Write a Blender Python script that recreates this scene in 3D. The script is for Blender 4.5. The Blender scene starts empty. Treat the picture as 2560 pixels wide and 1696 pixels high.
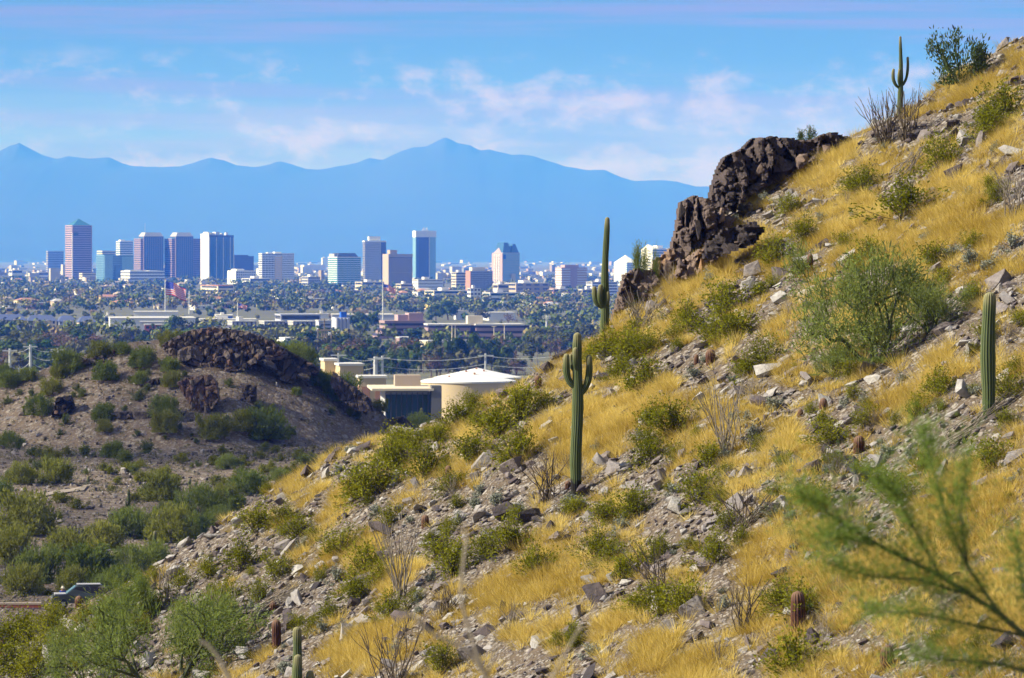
import bpy, bmesh, math, random
import numpy as np
from mathutils import Vector, Matrix

# ------------------------------------------------------------------ camera
F, CX, HZ = 11000.0, 1280.0, 640.0        # focal length and horizon of the photograph, in its own pixels
SC = bpy.context.scene
COL = SC.collection
cam = bpy.data.cameras.new('camera'); cam_o = bpy.data.objects.new('camera', cam); COL.objects.link(cam_o)
cam_o.rotation_euler = (math.radians(90), 0, 0)
cam.sensor_width = 36; cam.lens = 36 * F / 2560; cam.shift_y = -(848 - HZ) / 2560
cam.clip_start = 0.5; cam.clip_end = 200000
cam.dof.use_dof = True; cam.dof.focus_distance = 140; cam.dof.aperture_fstop = 5.6
SC.camera = cam_o

# ------------------------------------------------------------------ light
SUN_AZ, SUN_EL = math.radians(-99), math.radians(33)      # azimuth from the view direction (+Y), to the left
SUN = Vector((math.sin(SUN_AZ) * math.cos(SUN_EL), math.cos(SUN_AZ) * math.cos(SUN_EL), math.sin(SUN_EL)))
sl = bpy.data.lights.new('sun', 'SUN'); sl.energy = 5.0; sl.angle = math.radians(0.5); sl.color = (1.0, 0.94, 0.86)
so = bpy.data.objects.new('sun', sl); COL.objects.link(so); so.rotation_euler = SUN.to_track_quat('Z', 'Y').to_euler()
SC.view_settings.view_transform = 'Standard'; SC.view_settings.look = 'None'
SC.view_settings.gamma = 1; SC.view_settings.use_curve_mapping = False; SC.view_settings.exposure = 0.88
SC.cycles.use_denoising = True
SC.cycles.max_bounces = 6; SC.cycles.diffuse_bounces = 2; SC.cycles.glossy_bounces = 2; SC.cycles.transmission_bounces = 3
SC.cycles.volume_bounces = 1; SC.cycles.transparent_max_bounces = 4

def node(nt, t, **kw):
    n = nt.nodes.new(t)
    for k, v in kw.items():
        if k in ('loc',): continue
        try: setattr(n, k, v)
        except Exception: n.inputs[k].default_value = v
    return n
def lk(nt, a, ao, b, bi):
    nt.links.new(a.outputs[ao], b.inputs[bi])
def mth(nt, op, a, b=None, c=None, clamp=False):
    n = nt.nodes.new('ShaderNodeMath'); n.operation = op; n.use_clamp = clamp
    for i, v in enumerate((a, b, c)):
        if v is None: continue
        if isinstance(v, (int, float)): n.inputs[i].default_value = v
        else: nt.links.new(v, n.inputs[i])
    return n.outputs[0]
def sstep(nt, x, a, b):
    n = nt.nodes.new('ShaderNodeMapRange'); n.interpolation_type = 'SMOOTHSTEP'
    nt.links.new(x, n.inputs[0]); n.inputs[1].default_value = a; n.inputs[2].default_value = b
    return n.outputs[0]
def cmix(nt, fac, a, b, mode='MIX'):
    n = nt.nodes.new('ShaderNodeMix'); n.data_type = 'RGBA'; n.blend_type = mode
    for i, v in ((0, fac), (6, a), (7, b)):
        if isinstance(v, (int, float)): n.inputs[i].default_value = v
        elif isinstance(v, (tuple, list)): n.inputs[i].default_value = (v[0], v[1], v[2], 1)
        else: nt.links.new(v, n.inputs[i])
    return n.outputs[2]
def noise(nt, vec, scale, detail=3, rough=0.55, dist=0.0, out=0):
    n = nt.nodes.new('ShaderNodeTexNoise'); n.inputs['Scale'].default_value = scale
    n.inputs['Detail'].default_value = detail; n.inputs['Roughness'].default_value = rough; n.inputs['Distortion'].default_value = dist
    if vec is not None: nt.links.new(vec, n.inputs['Vector'])
    return n.outputs[out]

world = bpy.data.worlds.new('World'); SC.world = world; world.use_nodes = True
wt = world.node_tree; wt.nodes.clear()
out = wt.nodes.new('ShaderNodeOutputWorld'); bg = wt.nodes.new('ShaderNodeBackground'); bg.inputs[1].default_value = 0.074
sky = wt.nodes.new('ShaderNodeTexSky'); sky.sky_type = 'NISHITA'; sky.sun_disc = False
sky.sun_elevation = SUN_EL; sky.sun_rotation = SUN_AZ; sky.altitude = 400; sky.air_density = 1.0; sky.dust_density = 0.6; sky.ozone_density = 1.6
tc = wt.nodes.new('ShaderNodeTexCoord'); sep = wt.nodes.new('ShaderNodeSeparateXYZ'); wt.links.new(tc.outputs['Generated'], sep.inputs[0])
az = mth(wt, 'ARCTAN2', sep.outputs[0], sep.outputs[1]); el = sep.outputs[2]
def skyvec(sa, se, off):
    c = wt.nodes.new('ShaderNodeCombineXYZ')
    wt.links.new(mth(wt, 'MULTIPLY', az, sa), c.inputs[0]); wt.links.new(mth(wt, 'MULTIPLY', el, se), c.inputs[1]); c.inputs[2].default_value = off
    return c.outputs[0]
# layered stratus: long thin lavender veils
v1 = skyvec(5, 120, 1.3); n1 = noise(wt, v1, 1.0, 5, 0.55, 0.15); m1 = sstep(wt, n1, 0.45, 0.6)
# pale haze cloud towards the horizon
n2 = noise(wt, skyvec(11, 110, 7.7), 1.0, 5, 0.6, 0.15)
lowb = mth(wt, 'SUBTRACT', 1.0, sstep(wt, el, 0.012, 0.048)); m2 = mth(wt, 'MULTIPLY', sstep(wt, mth(wt, 'ADD', n2, mth(wt, 'MULTIPLY', lowb, 0.22)), 0.42, 0.74), lowb)
# small cumulus puffs in a band above the mountains
n3 = noise(wt, skyvec(75, 130, 3.1), 1.0, 6, 0.62, 0.1); n4 = noise(wt, skyvec(8, 90, 9.4), 1.0, 2, 0.5)
band = mth(wt, 'MULTIPLY', sstep(wt, el, 0.008, 0.022), mth(wt, 'SUBTRACT', 1.0, sstep(wt, el, 0.040, 0.050)))
m3 = mth(wt, 'MULTIPLY', sstep(wt, mth(wt, 'ADD', n3, mth(wt, 'MULTIPLY', n4, 0.5)), 0.70, 0.98), band)
c0 = sky.outputs[0]
# a grey-violet veil of far cloud all round the horizon, thinning out upwards
veil = cmix(wt, sstep(wt, el, 0.0, 0.05), (2.9, 2.9, 3.5), (1.0, 1.9, 2.9))
c0 = cmix(wt, mth(wt, 'SUBTRACT', 1.0, sstep(wt, el, 0.10, 0.40)), c0, veil)
nh = noise(wt, tc.outputs['Generated'], 3.2, 6, 0.6, 0.3)
c0 = cmix(wt, mth(wt, 'MULTIPLY', sstep(wt, nh, 0.42, 0.62), sstep(wt, el, 0.12, 0.4)), c0, (4.6, 4.6, 4.9))
lowm = mth(wt, 'SUBTRACT', 1.0, sstep(wt, el, 0.15, 0.5))
c1 = cmix(wt, mth(wt, 'MULTIPLY', mth(wt, 'MULTIPLY', m1, 0.9), lowm), c0, (2.0, 1.75, 2.6))
c2 = cmix(wt, mth(wt, 'MULTIPLY', m2, 0.8), c1, (3.9, 3.4, 3.8))
c3 = cmix(wt, mth(wt, 'MULTIPLY', m3, 0.62), c2, (5.9, 4.5, 3.9))
wt.links.new(c3, bg.inputs[0]); wt.links.new(bg.outputs[0], out.inputs[0])

# ------------------------------------------------------------------ helpers
R = random.Random(5); rng = np.random.default_rng(5)
def at(px, py, Y): return Vector(((px - CX) / F * Y, Y, (HZ - py) / F * Y))
def mesh(name, V, faces, mats=(), smooth=False, col=None, midx=None):
    """faces: array (m,k) or list of such arrays; col: per-vertex rgb or scalar -> point colour attribute 'Col'"""
    me = bpy.data.meshes.new(name); V = np.asarray(V, dtype=np.float32)
    if isinstance(faces, np.ndarray): faces = [faces]
    faces = [np.asarray(f, dtype=np.int32) for f in faces if len(f)]
    loops = np.concatenate([f.ravel() for f in faces]); tot = np.concatenate([np.full(len(f), f.shape[1], np.int32) for f in faces])
    me.vertices.add(len(V)); me.vertices.foreach_set('co', V.ravel())
    me.loops.add(len(loops)); me.loops.foreach_set('vertex_index', loops)
    me.polygons.add(len(tot)); me.polygons.foreach_set('loop_start', np.concatenate([[0], np.cumsum(tot)[:-1]]).astype(np.int32))
    if midx is not None: me.polygons.foreach_set('material_index', np.asarray(midx, np.int32))
    me.polygons.foreach_set('use_smooth', np.full(len(tot), bool(smooth)))
    me.update(calc_edges=True)
    if col is not None:
        col = np.asarray(col, np.float32)
        if col.ndim == 1: col = np.repeat(col[:, None], 3, 1)
        a = me.color_attributes.new('Col', 'FLOAT_COLOR', 'POINT')
        a.data.foreach_set('color', np.concatenate([col, np.ones((len(col), 1), np.float32)], 1).ravel())
    for m in (mats if isinstance(mats, (list, tuple)) else [mats]): me.materials.append(m)
    return me
def obj(name, me, parent=None, loc=None, rot=None, scale=None):
    o = bpy.data.objects.new(name, me); COL.objects.link(o)
    if parent is not None: o.parent = parent
    if loc is not None: o.location = loc
    if rot is not None: o.rotation_euler = rot
    if scale is not None: o.scale = scale if hasattr(scale, '__len__') else (scale,) * 3
    return o
def thing(name, label, cat, loc=(0, 0, 0), rot=None, group=None, scale=None):
    o = obj(name, None, None, loc, rot, scale); tag(o, label, cat, group); o.empty_display_size = 0.2
    return o
def tag(o, label=None, cat=None, group=None, kind=None):
    if label: o['label'] = label
    if cat: o['category'] = cat
    if group: o['group'] = group
    if kind: o['kind'] = kind
    return o
CUBE_V = np.array([(x, y, z) for z in (0, 1) for y in (0, 1) for x in (0, 1)], np.float32)
CUBE_F = np.array([(0, 2, 3, 1), (4, 5, 7, 6), (0, 1, 5, 4), (2, 6, 7, 3), (0, 4, 6, 2), (1, 3, 7, 5)], np.int32)
def box_vf(x0, y0, z0, x1, y1, z1):
    return CUBE_V * np.array([x1 - x0, y1 - y0, z1 - z0]) + np.array([x0, y0, z0]), CUBE_F
def join(parts):
    V, Fs, n = [], {}, 0
    for v, f in parts:
        V.append(v); Fs.setdefault(f.shape[1], []).append(f + n); n += len(v)
    return np.concatenate(V), [np.concatenate(a) for a in Fs.values()]
_boxes = {}
def box(name, parent, mat, x0, y0, z0, x1, y1, z1):
    s = (round(x1 - x0, 3), round(y1 - y0, 3), round(z1 - z0, 3), mat.name)
    if s not in _boxes:
        v, f = box_vf(0, 0, 0, s[0], s[1], s[2]); _boxes[s] = mesh(name, v, f, mat)
    return obj(name, _boxes[s], parent, (x0, y0, z0))

def vnoise(X, Y, seed=0):
    X = np.asarray(X, float); Y = np.asarray(Y, float); xi = np.floor(X).astype(np.int64); yi = np.floor(Y).astype(np.int64)
    fx = X - xi; fy = Y - yi; fx = fx * fx * (3 - 2 * fx); fy = fy * fy * (3 - 2 * fy)
    def h(a, b):
        n = (a * 374761393 + b * 668265263 + seed * 974634777) & 0xFFFFFFFF
        n = ((n ^ (n >> 13)) * 1274126177) & 0xFFFFFFFF
        return ((n ^ (n >> 16)) & 0xFFFF) / 65535.0
    return (h(xi, yi) * (1 - fx) + h(xi + 1, yi) * fx) * (1 - fy) + (h(xi, yi + 1) * (1 - fx) + h(xi + 1, yi + 1) * fx) * fy
def fbm(X, Y, seed=0, octv=4):
    s, a, t = 0, 1.0, 0
    for i in range(octv):
        s = s + a * (vnoise(X * 2 ** i, Y * 2 ** i, seed + i * 17) - 0.5); t += a; a *= 0.5
    return s / t * 2

# ------------------------------------------------------------------ materials
def newmat(name):
    m = bpy.data.materials.new(name); m.use_nodes = True; nt = m.node_tree; nt.nodes.clear()
    o = nt.nodes.new('ShaderNodeOutputMaterial'); return m, nt, o
def pmat(name, color, rough=0.8, metal=0.0, spec=0.3, var=0.15, scale=0.3, bump=0.0):
    """plain painted / mineral surface with blotchy wear"""
    m, nt, o = newmat(name); b = nt.nodes.new('ShaderNodeBsdfPrincipled')
    t = nt.nodes.new('ShaderNodeTexCoord'); n = noise(nt, t.outputs['Object'], scale, 5, 0.6)
    lo = tuple(c * (1 - var) for c in color); hi = tuple(min(1, c * (1 + var)) for c in color)
    nt.links.new(cmix(nt, n, lo, hi), b.inputs['Base Color'])
    b.inputs['Roughness'].default_value = rough; b.inputs['Metallic'].default_value = metal; b.inputs['Specular IOR Level'].default_value = spec
    if bump:
        bp = nt.nodes.new('ShaderNodeBump'); bp.inputs['Strength'].default_value = bump; nt.links.new(n, bp.inputs['Height']); nt.links.new(bp.outputs[0], b.inputs['Normal'])
    nt.links.new(b.outputs[0], o.inputs[0]); return m
def leafmat(name, ca, cb, transl=0.35, rnd=0.5):
    """foliage: colour from the leaf's own tone (Col) and the plant's (random); light passes through"""
    m, nt, o = newmat(name); at_ = nt.nodes.new('ShaderNodeAttribute'); at_.attribute_name = 'Col'
    oi = nt.nodes.new('ShaderNodeObjectInfo'); f = mth(nt, 'ADD', mth(nt, 'MULTIPLY', at_.outputs['Fac'], 1 - rnd), mth(nt, 'MULTIPLY', oi.outputs['Random'], rnd))
    c = cmix(nt, f, ca, cb); d = nt.nodes.new('ShaderNodeBsdfDiffuse'); t = nt.nodes.new('ShaderNodeBsdfTranslucent')
    nt.links.new(c, d.inputs[0]); nt.links.new(c, t.inputs[0])
    mx = nt.nodes.new('ShaderNodeMixShader'); mx.inputs[0].default_value = transl
    nt.links.new(d.outputs[0], mx.inputs[1]); nt.links.new(t.outputs[0], mx.inputs[2]); nt.links.new(mx.outputs[0], o.inputs[0]); return m
def rockmat(name, cols, scale=1.5, usecol=False, bump=0.5):
    """stone: per-stone tint, mottling, dark varnish and pale fractures"""
    m, nt, o = newmat(name); b = nt.nodes.new('ShaderNodeBsdfPrincipled'); b.inputs['Roughness'].default_value = 0.85; b.inputs['Specular IOR Level'].default_value = 0.25
    t = nt.nodes.new('ShaderNodeTexCoord'); g = nt.nodes.new('ShaderNodeNewGeometry')
    if usecol:
        a = nt.nodes.new('ShaderNodeAttribute'); a.attribute_name = 'Col'; rv = a.outputs['Fac']
    else:
        a = nt.nodes.new('ShaderNodeObjectInfo'); rv = a.outputs['Random']
    r = nt.nodes.new('ShaderNodeValToRGB'); r.color_ramp.interpolation = 'LINEAR'
    while len(r.color_ramp.elements) < len(cols): r.color_ramp.elements.new(0.5)
    for i, c in enumerate(cols):
        e = r.color_ramp.elements[i]; e.position = i / (len(cols) - 1); e.color = (*c, 1)
    n = noise(nt, g.outputs['Position'], scale, 6, 0.65); nt.links.new(mth(nt, 'ADD', rv, mth(nt, 'MULTIPLY', mth(nt, 'SUBTRACT', n, 0.5), 0.9), clamp=True), r.inputs[0])
    n2 = noise(nt, g.outputs['Position'], scale * 5, 5, 0.7)
    c = cmix(nt, sstep(nt, n2, 0.35, 0.75), cmix(nt, 0.35, r.outputs[0], (0.02, 0.018, 0.02)), r.outputs[0])
    nt.links.new(c, b.inputs['Base Color'])
    bp = nt.nodes.new('ShaderNodeBump'); bp.inputs['Strength'].default_value = bump; bp.inputs['Distance'].default_value = 0.15
    nt.links.new(mth(nt, 'ADD', n, n2), bp.inputs['Height']); nt.links.new(bp.outputs[0], b.inputs['Normal'])
    nt.links.new(b.outputs[0], o.inputs[0]); return m
# ------------------------------------------------------------------ terrain
def plane(X, Y): return -33.5 + 0.55 * X + 0.2 * Y
SKYL = [(-260, 1760), (0, 1625), (100, 1575), (170, 1530), (250, 1490), (330, 1450), (400, 1410), (480, 1355), (560, 1300), (640, 1250), (700, 1215), (800, 1160), (900, 1112), (1000, 1082), (1100, 1042),
        (1200, 1000), (1250, 982), (1300, 952), (1350, 915), (1400, 884), (1500, 836), (1560, 785), (1600, 745), (1640, 705), (1690, 650), (1740, 570), (1765, 530), (1790, 505), (1850, 470), (1900, 425), (2000, 372), (2100, 350), (2200, 312),
        (2300, 258), (2350, 222), (2400, 188), (2480, 142), (2560, 100), (2800, -40)]
_sx, _sy = [], []
for px, py in SKYL:
    u, w = (px - CX) / F, (HZ - py) / F; Y = -33.5 / (w - 0.55 * u - 0.2); _sx.append(u * Y); _sy.append(Y)
HILL_Y = 530.0
HILL = [(-900, 1010), (-300, 985), (0, 952), (60, 935), (130, 912), (200, 890), (260, 872), (330, 852), (400, 846), (470, 838), (530, 834), (600, 842), (650, 856), (700, 880), (760, 905), (800, 925), (860, 962), (920, 1000), (960, 1032),
        (1000, 1085), (1040, 1135), (1120, 1200), (1300, 1230), (2400, 1230)]
_hx = [(p - CX) / F * HILL_Y for p, _ in HILL]; _hz = [(HZ - q) / F * HILL_Y for _, q in HILL]
def smax(a, b, k):
    h = np.clip(0.5 + 0.5 * (a - b) / k, 0, 1); return b + (a - b) * h + k * h * (1 - h)
def sm(x, a, b):
    t = np.clip((x - a) / (b - a), 0, 1); return t * t * (3 - 2 * t)
def H(X, Y):
    X = np.asarray(X, float); Y = np.asarray(Y, float)
    yr = np.interp(X, _sx, _sy); t = np.maximum(Y - yr, 0)
    fade = np.exp(-(t / 3.0))
    hill = plane(X, Y) - 0.75 * (np.sqrt(t * t + 0.5) - math.sqrt(0.5)) + (0.42 * fbm(X / 3.2, Y / 4.5, 3, 3) + 0.12 * fbm(X / 0.6, Y / 0.7, 9, 2)) * (0.45 + 0.55 * np.clip((yr - Y) / 10, 0, 1)) * fade
    near = -1.75 - 0.15 * np.maximum(Y, -4) - 0.05 * np.abs(X) + 0.1 * fbm(X / 2, Y / 2, 21, 3)
    val = -27.5 + 5.5 * sm(Y, 300, 485) - 17.5 * sm(Y, 560, 670) + 0.5 * fbm(X / 14, Y / 22, 31, 4) + 0.18 * fbm(X / 2.2, Y / 3, 37, 2)
    rz = np.interp(X, _hx, _hz) + 0.25 * fbm(X / 2.0, X * 0 + 3.3, 41, 3)
    d = Y - HILL_Y
    lh = rz - np.where(d < 0, -0.36 * d, 0.30 * d) + (0.9 * fbm(X / 6, Y / 9, 43, 4) + 0.25 * fbm(X / 1.3, Y / 1.8, 47, 2)) * np.clip(np.abs(d) / 12, 0.08, 1)
    return smax(smax(smax(hill, near, 0.8), val, 1.5), lh, 0.8)
def hit(px, py, y0, y1, n=1600):
    """first point of the terrain met by the line of sight through a photo pixel"""
    Ys = np.linspace(y0, y1, n); X = (px - CX) / F * Ys; Z = (HZ - py) / F * Ys
    g = H(X, Ys) >= Z; i = int(np.argmax(g))
    if not g[i]: return None
    return Vector((X[i], Ys[i], float(H(X[i], Ys[i]))))
def slope_hit(px, py):
    p = hit(px, py, 84, 185)
    if p is None:                                   # pixel just over the ridge: take the ridge itself
        for k in range(1, 60):
            p = hit(px, py + k * 3, 84, 185)
            if p is not None: break
    return p
def normal(X, Y, e=0.4):
    return Vector((float(H(X - e, Y) - H(X + e, Y)), float(H(X, Y - e) - H(X, Y + e)), 2 * e)).normalized()

def groundmat(name, cols, peb, pebcols, amount):
    m, nt, o = newmat(name); b = nt.nodes.new('ShaderNodeBsdfPrincipled'); b.inputs['Roughness'].default_value = 0.95; b.inputs['Specular IOR Level'].default_value = 0.1
    g = nt.nodes.new('ShaderNodeNewGeometry'); P = g.outputs['Position']
    n = noise(nt, P, 0.22, 5, 0.6); n2 = noise(nt, P, 2.5, 5, 0.7)
    base = cmix(nt, n2, cmix(nt, n, cols[0], cols[1]), cols[2])
    rel = None; c = base
    for sc, am in ((peb, amount), (peb * 2.7, amount * 0.9)):
        v = nt.nodes.new('ShaderNodeTexVoronoi'); v.inputs['Scale'].default_value = sc; nt.links.new(P, v.inputs['Vector'])
        sp = nt.nodes.new('ShaderNodeSeparateColor'); nt.links.new(v.outputs['Color'], sp.inputs[0])
        stone = cmix(nt, sp.outputs[1], pebcols[0], pebcols[1])
        isst = mth(nt, 'MULTIPLY', sstep(nt, mth(nt, 'ADD', sp.outputs[0], mth(nt, 'MULTIPLY', n2, 0.6)), 1.15 - am, 1.45 - am), sstep(nt, v.outputs['Distance'], 0.7, 0.35))
        c = cmix(nt, mth(nt, 'MULTIPLY', isst, 0.75), c, stone); rel = isst if rel is None else mth(nt, 'ADD', rel, mth(nt, 'MULTIPLY', isst, 0.5))
    isst = rel
    nt.links.new(c, b.inputs['Base Color'])
    bp = nt.nodes.new('ShaderNodeBump'); bp.inputs['Strength'].default_value = 0.9; bp.inputs['Distance'].default_value = 0.12
    nt.links.new(mth(nt, 'ADD', mth(nt, 'MULTIPLY', n2, 0.6), mth(nt, 'MULTIPLY', isst, 0.8)), bp.inputs['Height']); nt.links.new(bp.outputs[0], b.inputs['Normal'])
    nt.links.new(b.outputs[0], o.inputs[0]); return m
M_SLOPE = groundmat('scree_soil', [(0.12, 0.09, 0.06), (0.175, 0.135, 0.095), (0.075, 0.056, 0.038)], 4.0, [(0.4, 0.36, 0.31), (0.09, 0.07, 0.06)], 0.6)
M_VALLEY = groundmat('desert_soil', [(0.165, 0.12, 0.082), (0.235, 0.18, 0.135), (0.115, 0.084, 0.06)], 1.5, [(0.38, 0.335, 0.29), (0.085, 0.068, 0.055)], 0.6)
M_CITY = pmat('city_earth', (0.12, 0.12, 0.07), 0.95, var=0.5, scale=0.01)

def grid(name, x0, x1, y0, y1, dx, dy, mat, dz=0.0):
    xs = np.linspace(x0, x1, int((x1 - x0) / dx) + 1); ys = np.linspace(y0, y1, int((y1 - y0) / dy) + 1)
    X, Y = np.meshgrid(xs, ys); Z = H(X, Y) + dz; nx, ny = len(xs), len(ys)
    V = np.stack([X.ravel(), Y.ravel(), Z.ravel()], 1); i = np.arange(nx * ny).reshape(ny, nx)
    f = np.stack([i[:-1, :-1].ravel(), i[:-1, 1:].ravel(), i[1:, 1:].ravel(), i[1:, :-1].ravel()], 1)
    o = obj(name, mesh(name, V, f, mat, smooth=True)); o['kind'] = 'structure'; return o
hillside = grid('hillside', -32, 40, -12, 186, 0.3, 0.4, M_SLOPE)
valley = grid('valley_ground', -150, 150, 185, 690, 0.75, 0.9, M_VALLEY, -0.01)
far_side = grid('near_valley', -150, -32, -12, 186, 3, 3, M_VALLEY, -0.01)
rightside = grid('upper_slope', 40, 110, -12, 186, 2, 2, M_SLOPE, -0.01)

def ground_z(Y): return float(np.interp(Y, [680, 1150, 1450, 90000], [-41, -42, -46, -46]))
V, f = [], []
for k, Y in enumerate((680, 1150, 1450, 3000, 9000, 60000)):
    for s in (-1, 1): V.append((s * (Y * 0.5 + 2500), Y, ground_z(Y) + (0.0 if k else -0.5)))
f = np.array([(2 * k, 2 * k + 1, 2 * k + 3, 2 * k + 2) for k in range(5)])
tag(obj('city_ground', mesh('city_ground', V, f, M_CITY)), kind='structure')

# far mountains, a ridge with spurs some 38 km away
RIDGE = [(-1200, 395), (-600, 380), (-300, 400), (-120, 385), (0, 373), (27, 357), (52, 349), (70, 362), (108, 384), (146, 395), (173, 386), (238, 392), (278, 388), (308, 406), (335, 413), (416, 416), (454, 414), (497, 397), (530, 388),
         (562, 397), (595, 411), (638, 415), (671, 411), (700, 399), (730, 406), (768, 421), (800, 422), (844, 414), (892, 406), (925, 392), (957, 396), (1000, 376), (1033, 362), (1065, 361), (1090, 348), (1114, 336), (1146, 354), (1173, 358),
         (1200, 374), (1222, 369), (1280, 384), (1304, 381), (1334, 387), (1361, 397), (1415, 414), (1469, 422), (1512, 422), (1550, 441), (1583, 450), (1648, 449), (1691, 450), (1740, 465), (1794, 464), (1900, 478), (2100, 470), (2400, 490), (3000, 470), (3800, 500)]
MY = 38000.0
mx_ = [(p - CX) / F * MY for p, _ in RIDGE]; mz_ = [(HZ - q) / F * MY for _, q in RIDGE]
xs = np.linspace(mx_[0], mx_[-1], 700); ys = np.linspace(MY - 7000, MY + 4000, 60)
X, Y = np.meshgrid(xs, ys); rz = np.interp(X, mx_, mz_) + 14 * fbm(X / 160, X * 0 + 1.7, 61, 4)
d = np.where(Y < MY, (MY - Y) / 7000, (Y - MY) / 4000); k = np.clip(1 - d, 0, 1) ** 1.25
rs = np.interp(X, mx_, np.convolve(np.pad(mz_, 4, 'edge'), np.ones(9) / 9, 'valid')); Z = -60 + (rs + 60) * k * (1 + 0 * X) + (rz - rs) * np.clip(1 - d * 9, 0, 1) + 0 * X * (1 + 0.10 * fbm(X / 700, Y / 1300, 63, 4) * np.clip(d * 6, 0, 1))
i = np.arange(X.size).reshape(X.shape); V = np.stack([X.ravel(), Y.ravel(), Z.ravel()], 1)
f = np.stack([i[:-1, :-1].ravel(), i[:-1, 1:].ravel(), i[1:, 1:].ravel(), i[1:, :-1].ravel()], 1)
M_MOUNT = pmat('mountain_rock', (0.036, 0.032, 0.03), 0.95, var=0.4, scale=0.0008)
tag(obj('mountains', mesh('mountains', V, f, M_MOUNT, smooth=True)), kind='structure')

# the air: one box of bluish haze round everything
v, f = box_vf(-22000, -60, -70, 22000, 43000, 1250)
mh, nt, o = newmat('haze_air'); pv = nt.nodes.new('ShaderNodeVolumePrincipled')
pv.inputs['Color'].default_value = (0.032, 0.185, 1.0, 1); pv.inputs['Density'].default_value = 7.5e-5
for key in ('Absorption Color',): pv.inputs[key].default_value = (1, 1, 1, 1)
pv.inputs['Anisotropy'].default_value = -0.1
nt.links.new(pv.outputs[0], o.inputs['Volume']); mh.cycles.homogeneous_volume = True
hz = obj('haze', mesh('haze', v, f, mh)); hz['kind'] = 'stuff'

# a cumulus cloud, above the haze and out of the picture, whose shadow lies over the little hill and the valley
g = np.random.default_rng(77); bm = bmesh.new(); bmesh.ops.create_icosphere(bm, subdivisions=2, radius=1.0); bm.verts.ensure_lookup_table(); bm.verts.index_update()
sv = np.array([v.co for v in bm.verts]); sf = np.array([[v.index for v in q.verts] for q in bm.faces]); bm.free(); parts = []
tt = 1900 / SUN.z
for k in range(95):
    gx, gy = g.uniform(-125, 16), g.uniform(265, 800); gx *= 1 if gy < 420 else 1.0
    c = np.array([gx, gy, -24.0]) + np.array(SUN) * tt; parts.append((sv * np.array([g.uniform(8, 14), g.uniform(9, 16), g.uniform(5, 9)]) * (1 + 0.12 * g.normal(size=(len(sv), 1))) + c, sf))
V, Fs = join(parts); mc, nt, o = newmat('cloud_white'); d1 = nt.nodes.new('ShaderNodeBsdfDiffuse'); d1.inputs[0].default_value = (0.85, 0.85, 0.86, 1); nt.links.new(d1.outputs[0], o.inputs[0])
tag(obj('cloud', mesh('cloud', V, Fs, mc, smooth=True)), kind='structure')
# ------------------------------------------------------------------ the city
def wallmat(n, c, **k): return pmat(n, c, 0.8, spec=0.2, var=0.08, scale=0.05, **k)
W_WHITE = wallmat('white_concrete', (0.74, 0.73, 0.70)); W_CREAM = wallmat('cream_stucco', (0.66, 0.57, 0.42)); W_TAN = wallmat('tan_concrete', (0.42, 0.34, 0.26))
W_PINK = wallmat('pink_granite', (0.42, 0.30, 0.30)); W_BRICK = wallmat('orange_brick', (0.42, 0.22, 0.14)); W_GREY = wallmat('grey_concrete', (0.40, 0.40, 0.41)); W_MAUVE = wallmat('mauve_brick', (0.33, 0.235, 0.235))
W_RED = wallmat('terracotta', (0.38, 0.12, 0.08)); W_YEL = wallmat('yellow_stucco', (0.68, 0.50, 0.2)); W_SLATE = wallmat('slate_blue_roof', (0.09, 0.115, 0.22)); W_BLUE = wallmat('blue_paint', (0.03, 0.12, 0.55)); W_DARK = wallmat('dark_metal_cladding', (0.075, 0.07, 0.1))
W_BEIGE = wallmat('beige_tank_paint', (0.56, 0.44, 0.27)); W_ROOF = wallmat('pale_roof_membrane', (0.62, 0.60, 0.57)); W_LAV = wallmat('pale_lavender_metal', (0.46, 0.47, 0.56))
def glass(n, c, rough=0.12): return pmat(n, c, rough, metal=0.0, spec=0.9, var=0.25, scale=0.12)
G_DARK = glass('dark_glass', (0.035, 0.04, 0.06)); G_BLUE = glass('blue_glass', (0.05, 0.13, 0.24)); G_PALE = glass('pale_blue_glass', (0.2, 0.38, 0.5)); G_TEAL = glass('teal_glass', (0.04, 0.2, 0.24)); G_VIOL = glass('violet_glass', (0.055, 0.05, 0.1)); G_GREEN = pmat('green_dark_glass', (0.012, 0.04, 0.036), 0.2, spec=0.35, var=0.25, scale=0.12)
M_STEEL = pmat('galvanised_steel', (0.5, 0.52, 0.53), 0.45, metal=0.3, var=0.1); M_WOOD = pmat('weathered_pole_wood', (0.25, 0.2, 0.15), 0.9)

def prism(name, parent, mat, rect, z0, z1, inset=None, apex=None):
    x0, y0, x1, y1 = rect
    if apex: 
        V = [(x0, y0, z0), (x1, y0, z0), (x1, y1, z0), (x0, y1, z0), (apex[0], apex[1], z1)]
        me = mesh(name, V, [np.array([(0, 3, 2, 1)]), np.array([(0, 1, 4), (1, 2, 4), (2, 3, 4), (3, 0, 4)])], mat)
    else:
        a = inset; V = [(x0, y0, z0), (x1, y0, z0), (x1, y1, z0), (x0, y1, z0), (x0 + a, y0 + a, z1), (x1 - a, y0 + a, z1), (x1 - a, y1 - a, z1), (x0 + a, y1 - a, z1)]
        me = mesh(name, V, np.array([(0, 3, 2, 1), (4, 5, 6, 7), (0, 1, 5, 4), (1, 2, 6, 5), (2, 3, 7, 6), (3, 0, 4, 7)]), mat)
    return obj(name, me, parent)
BLD = []          # (landmark phrase, px, py)
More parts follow.
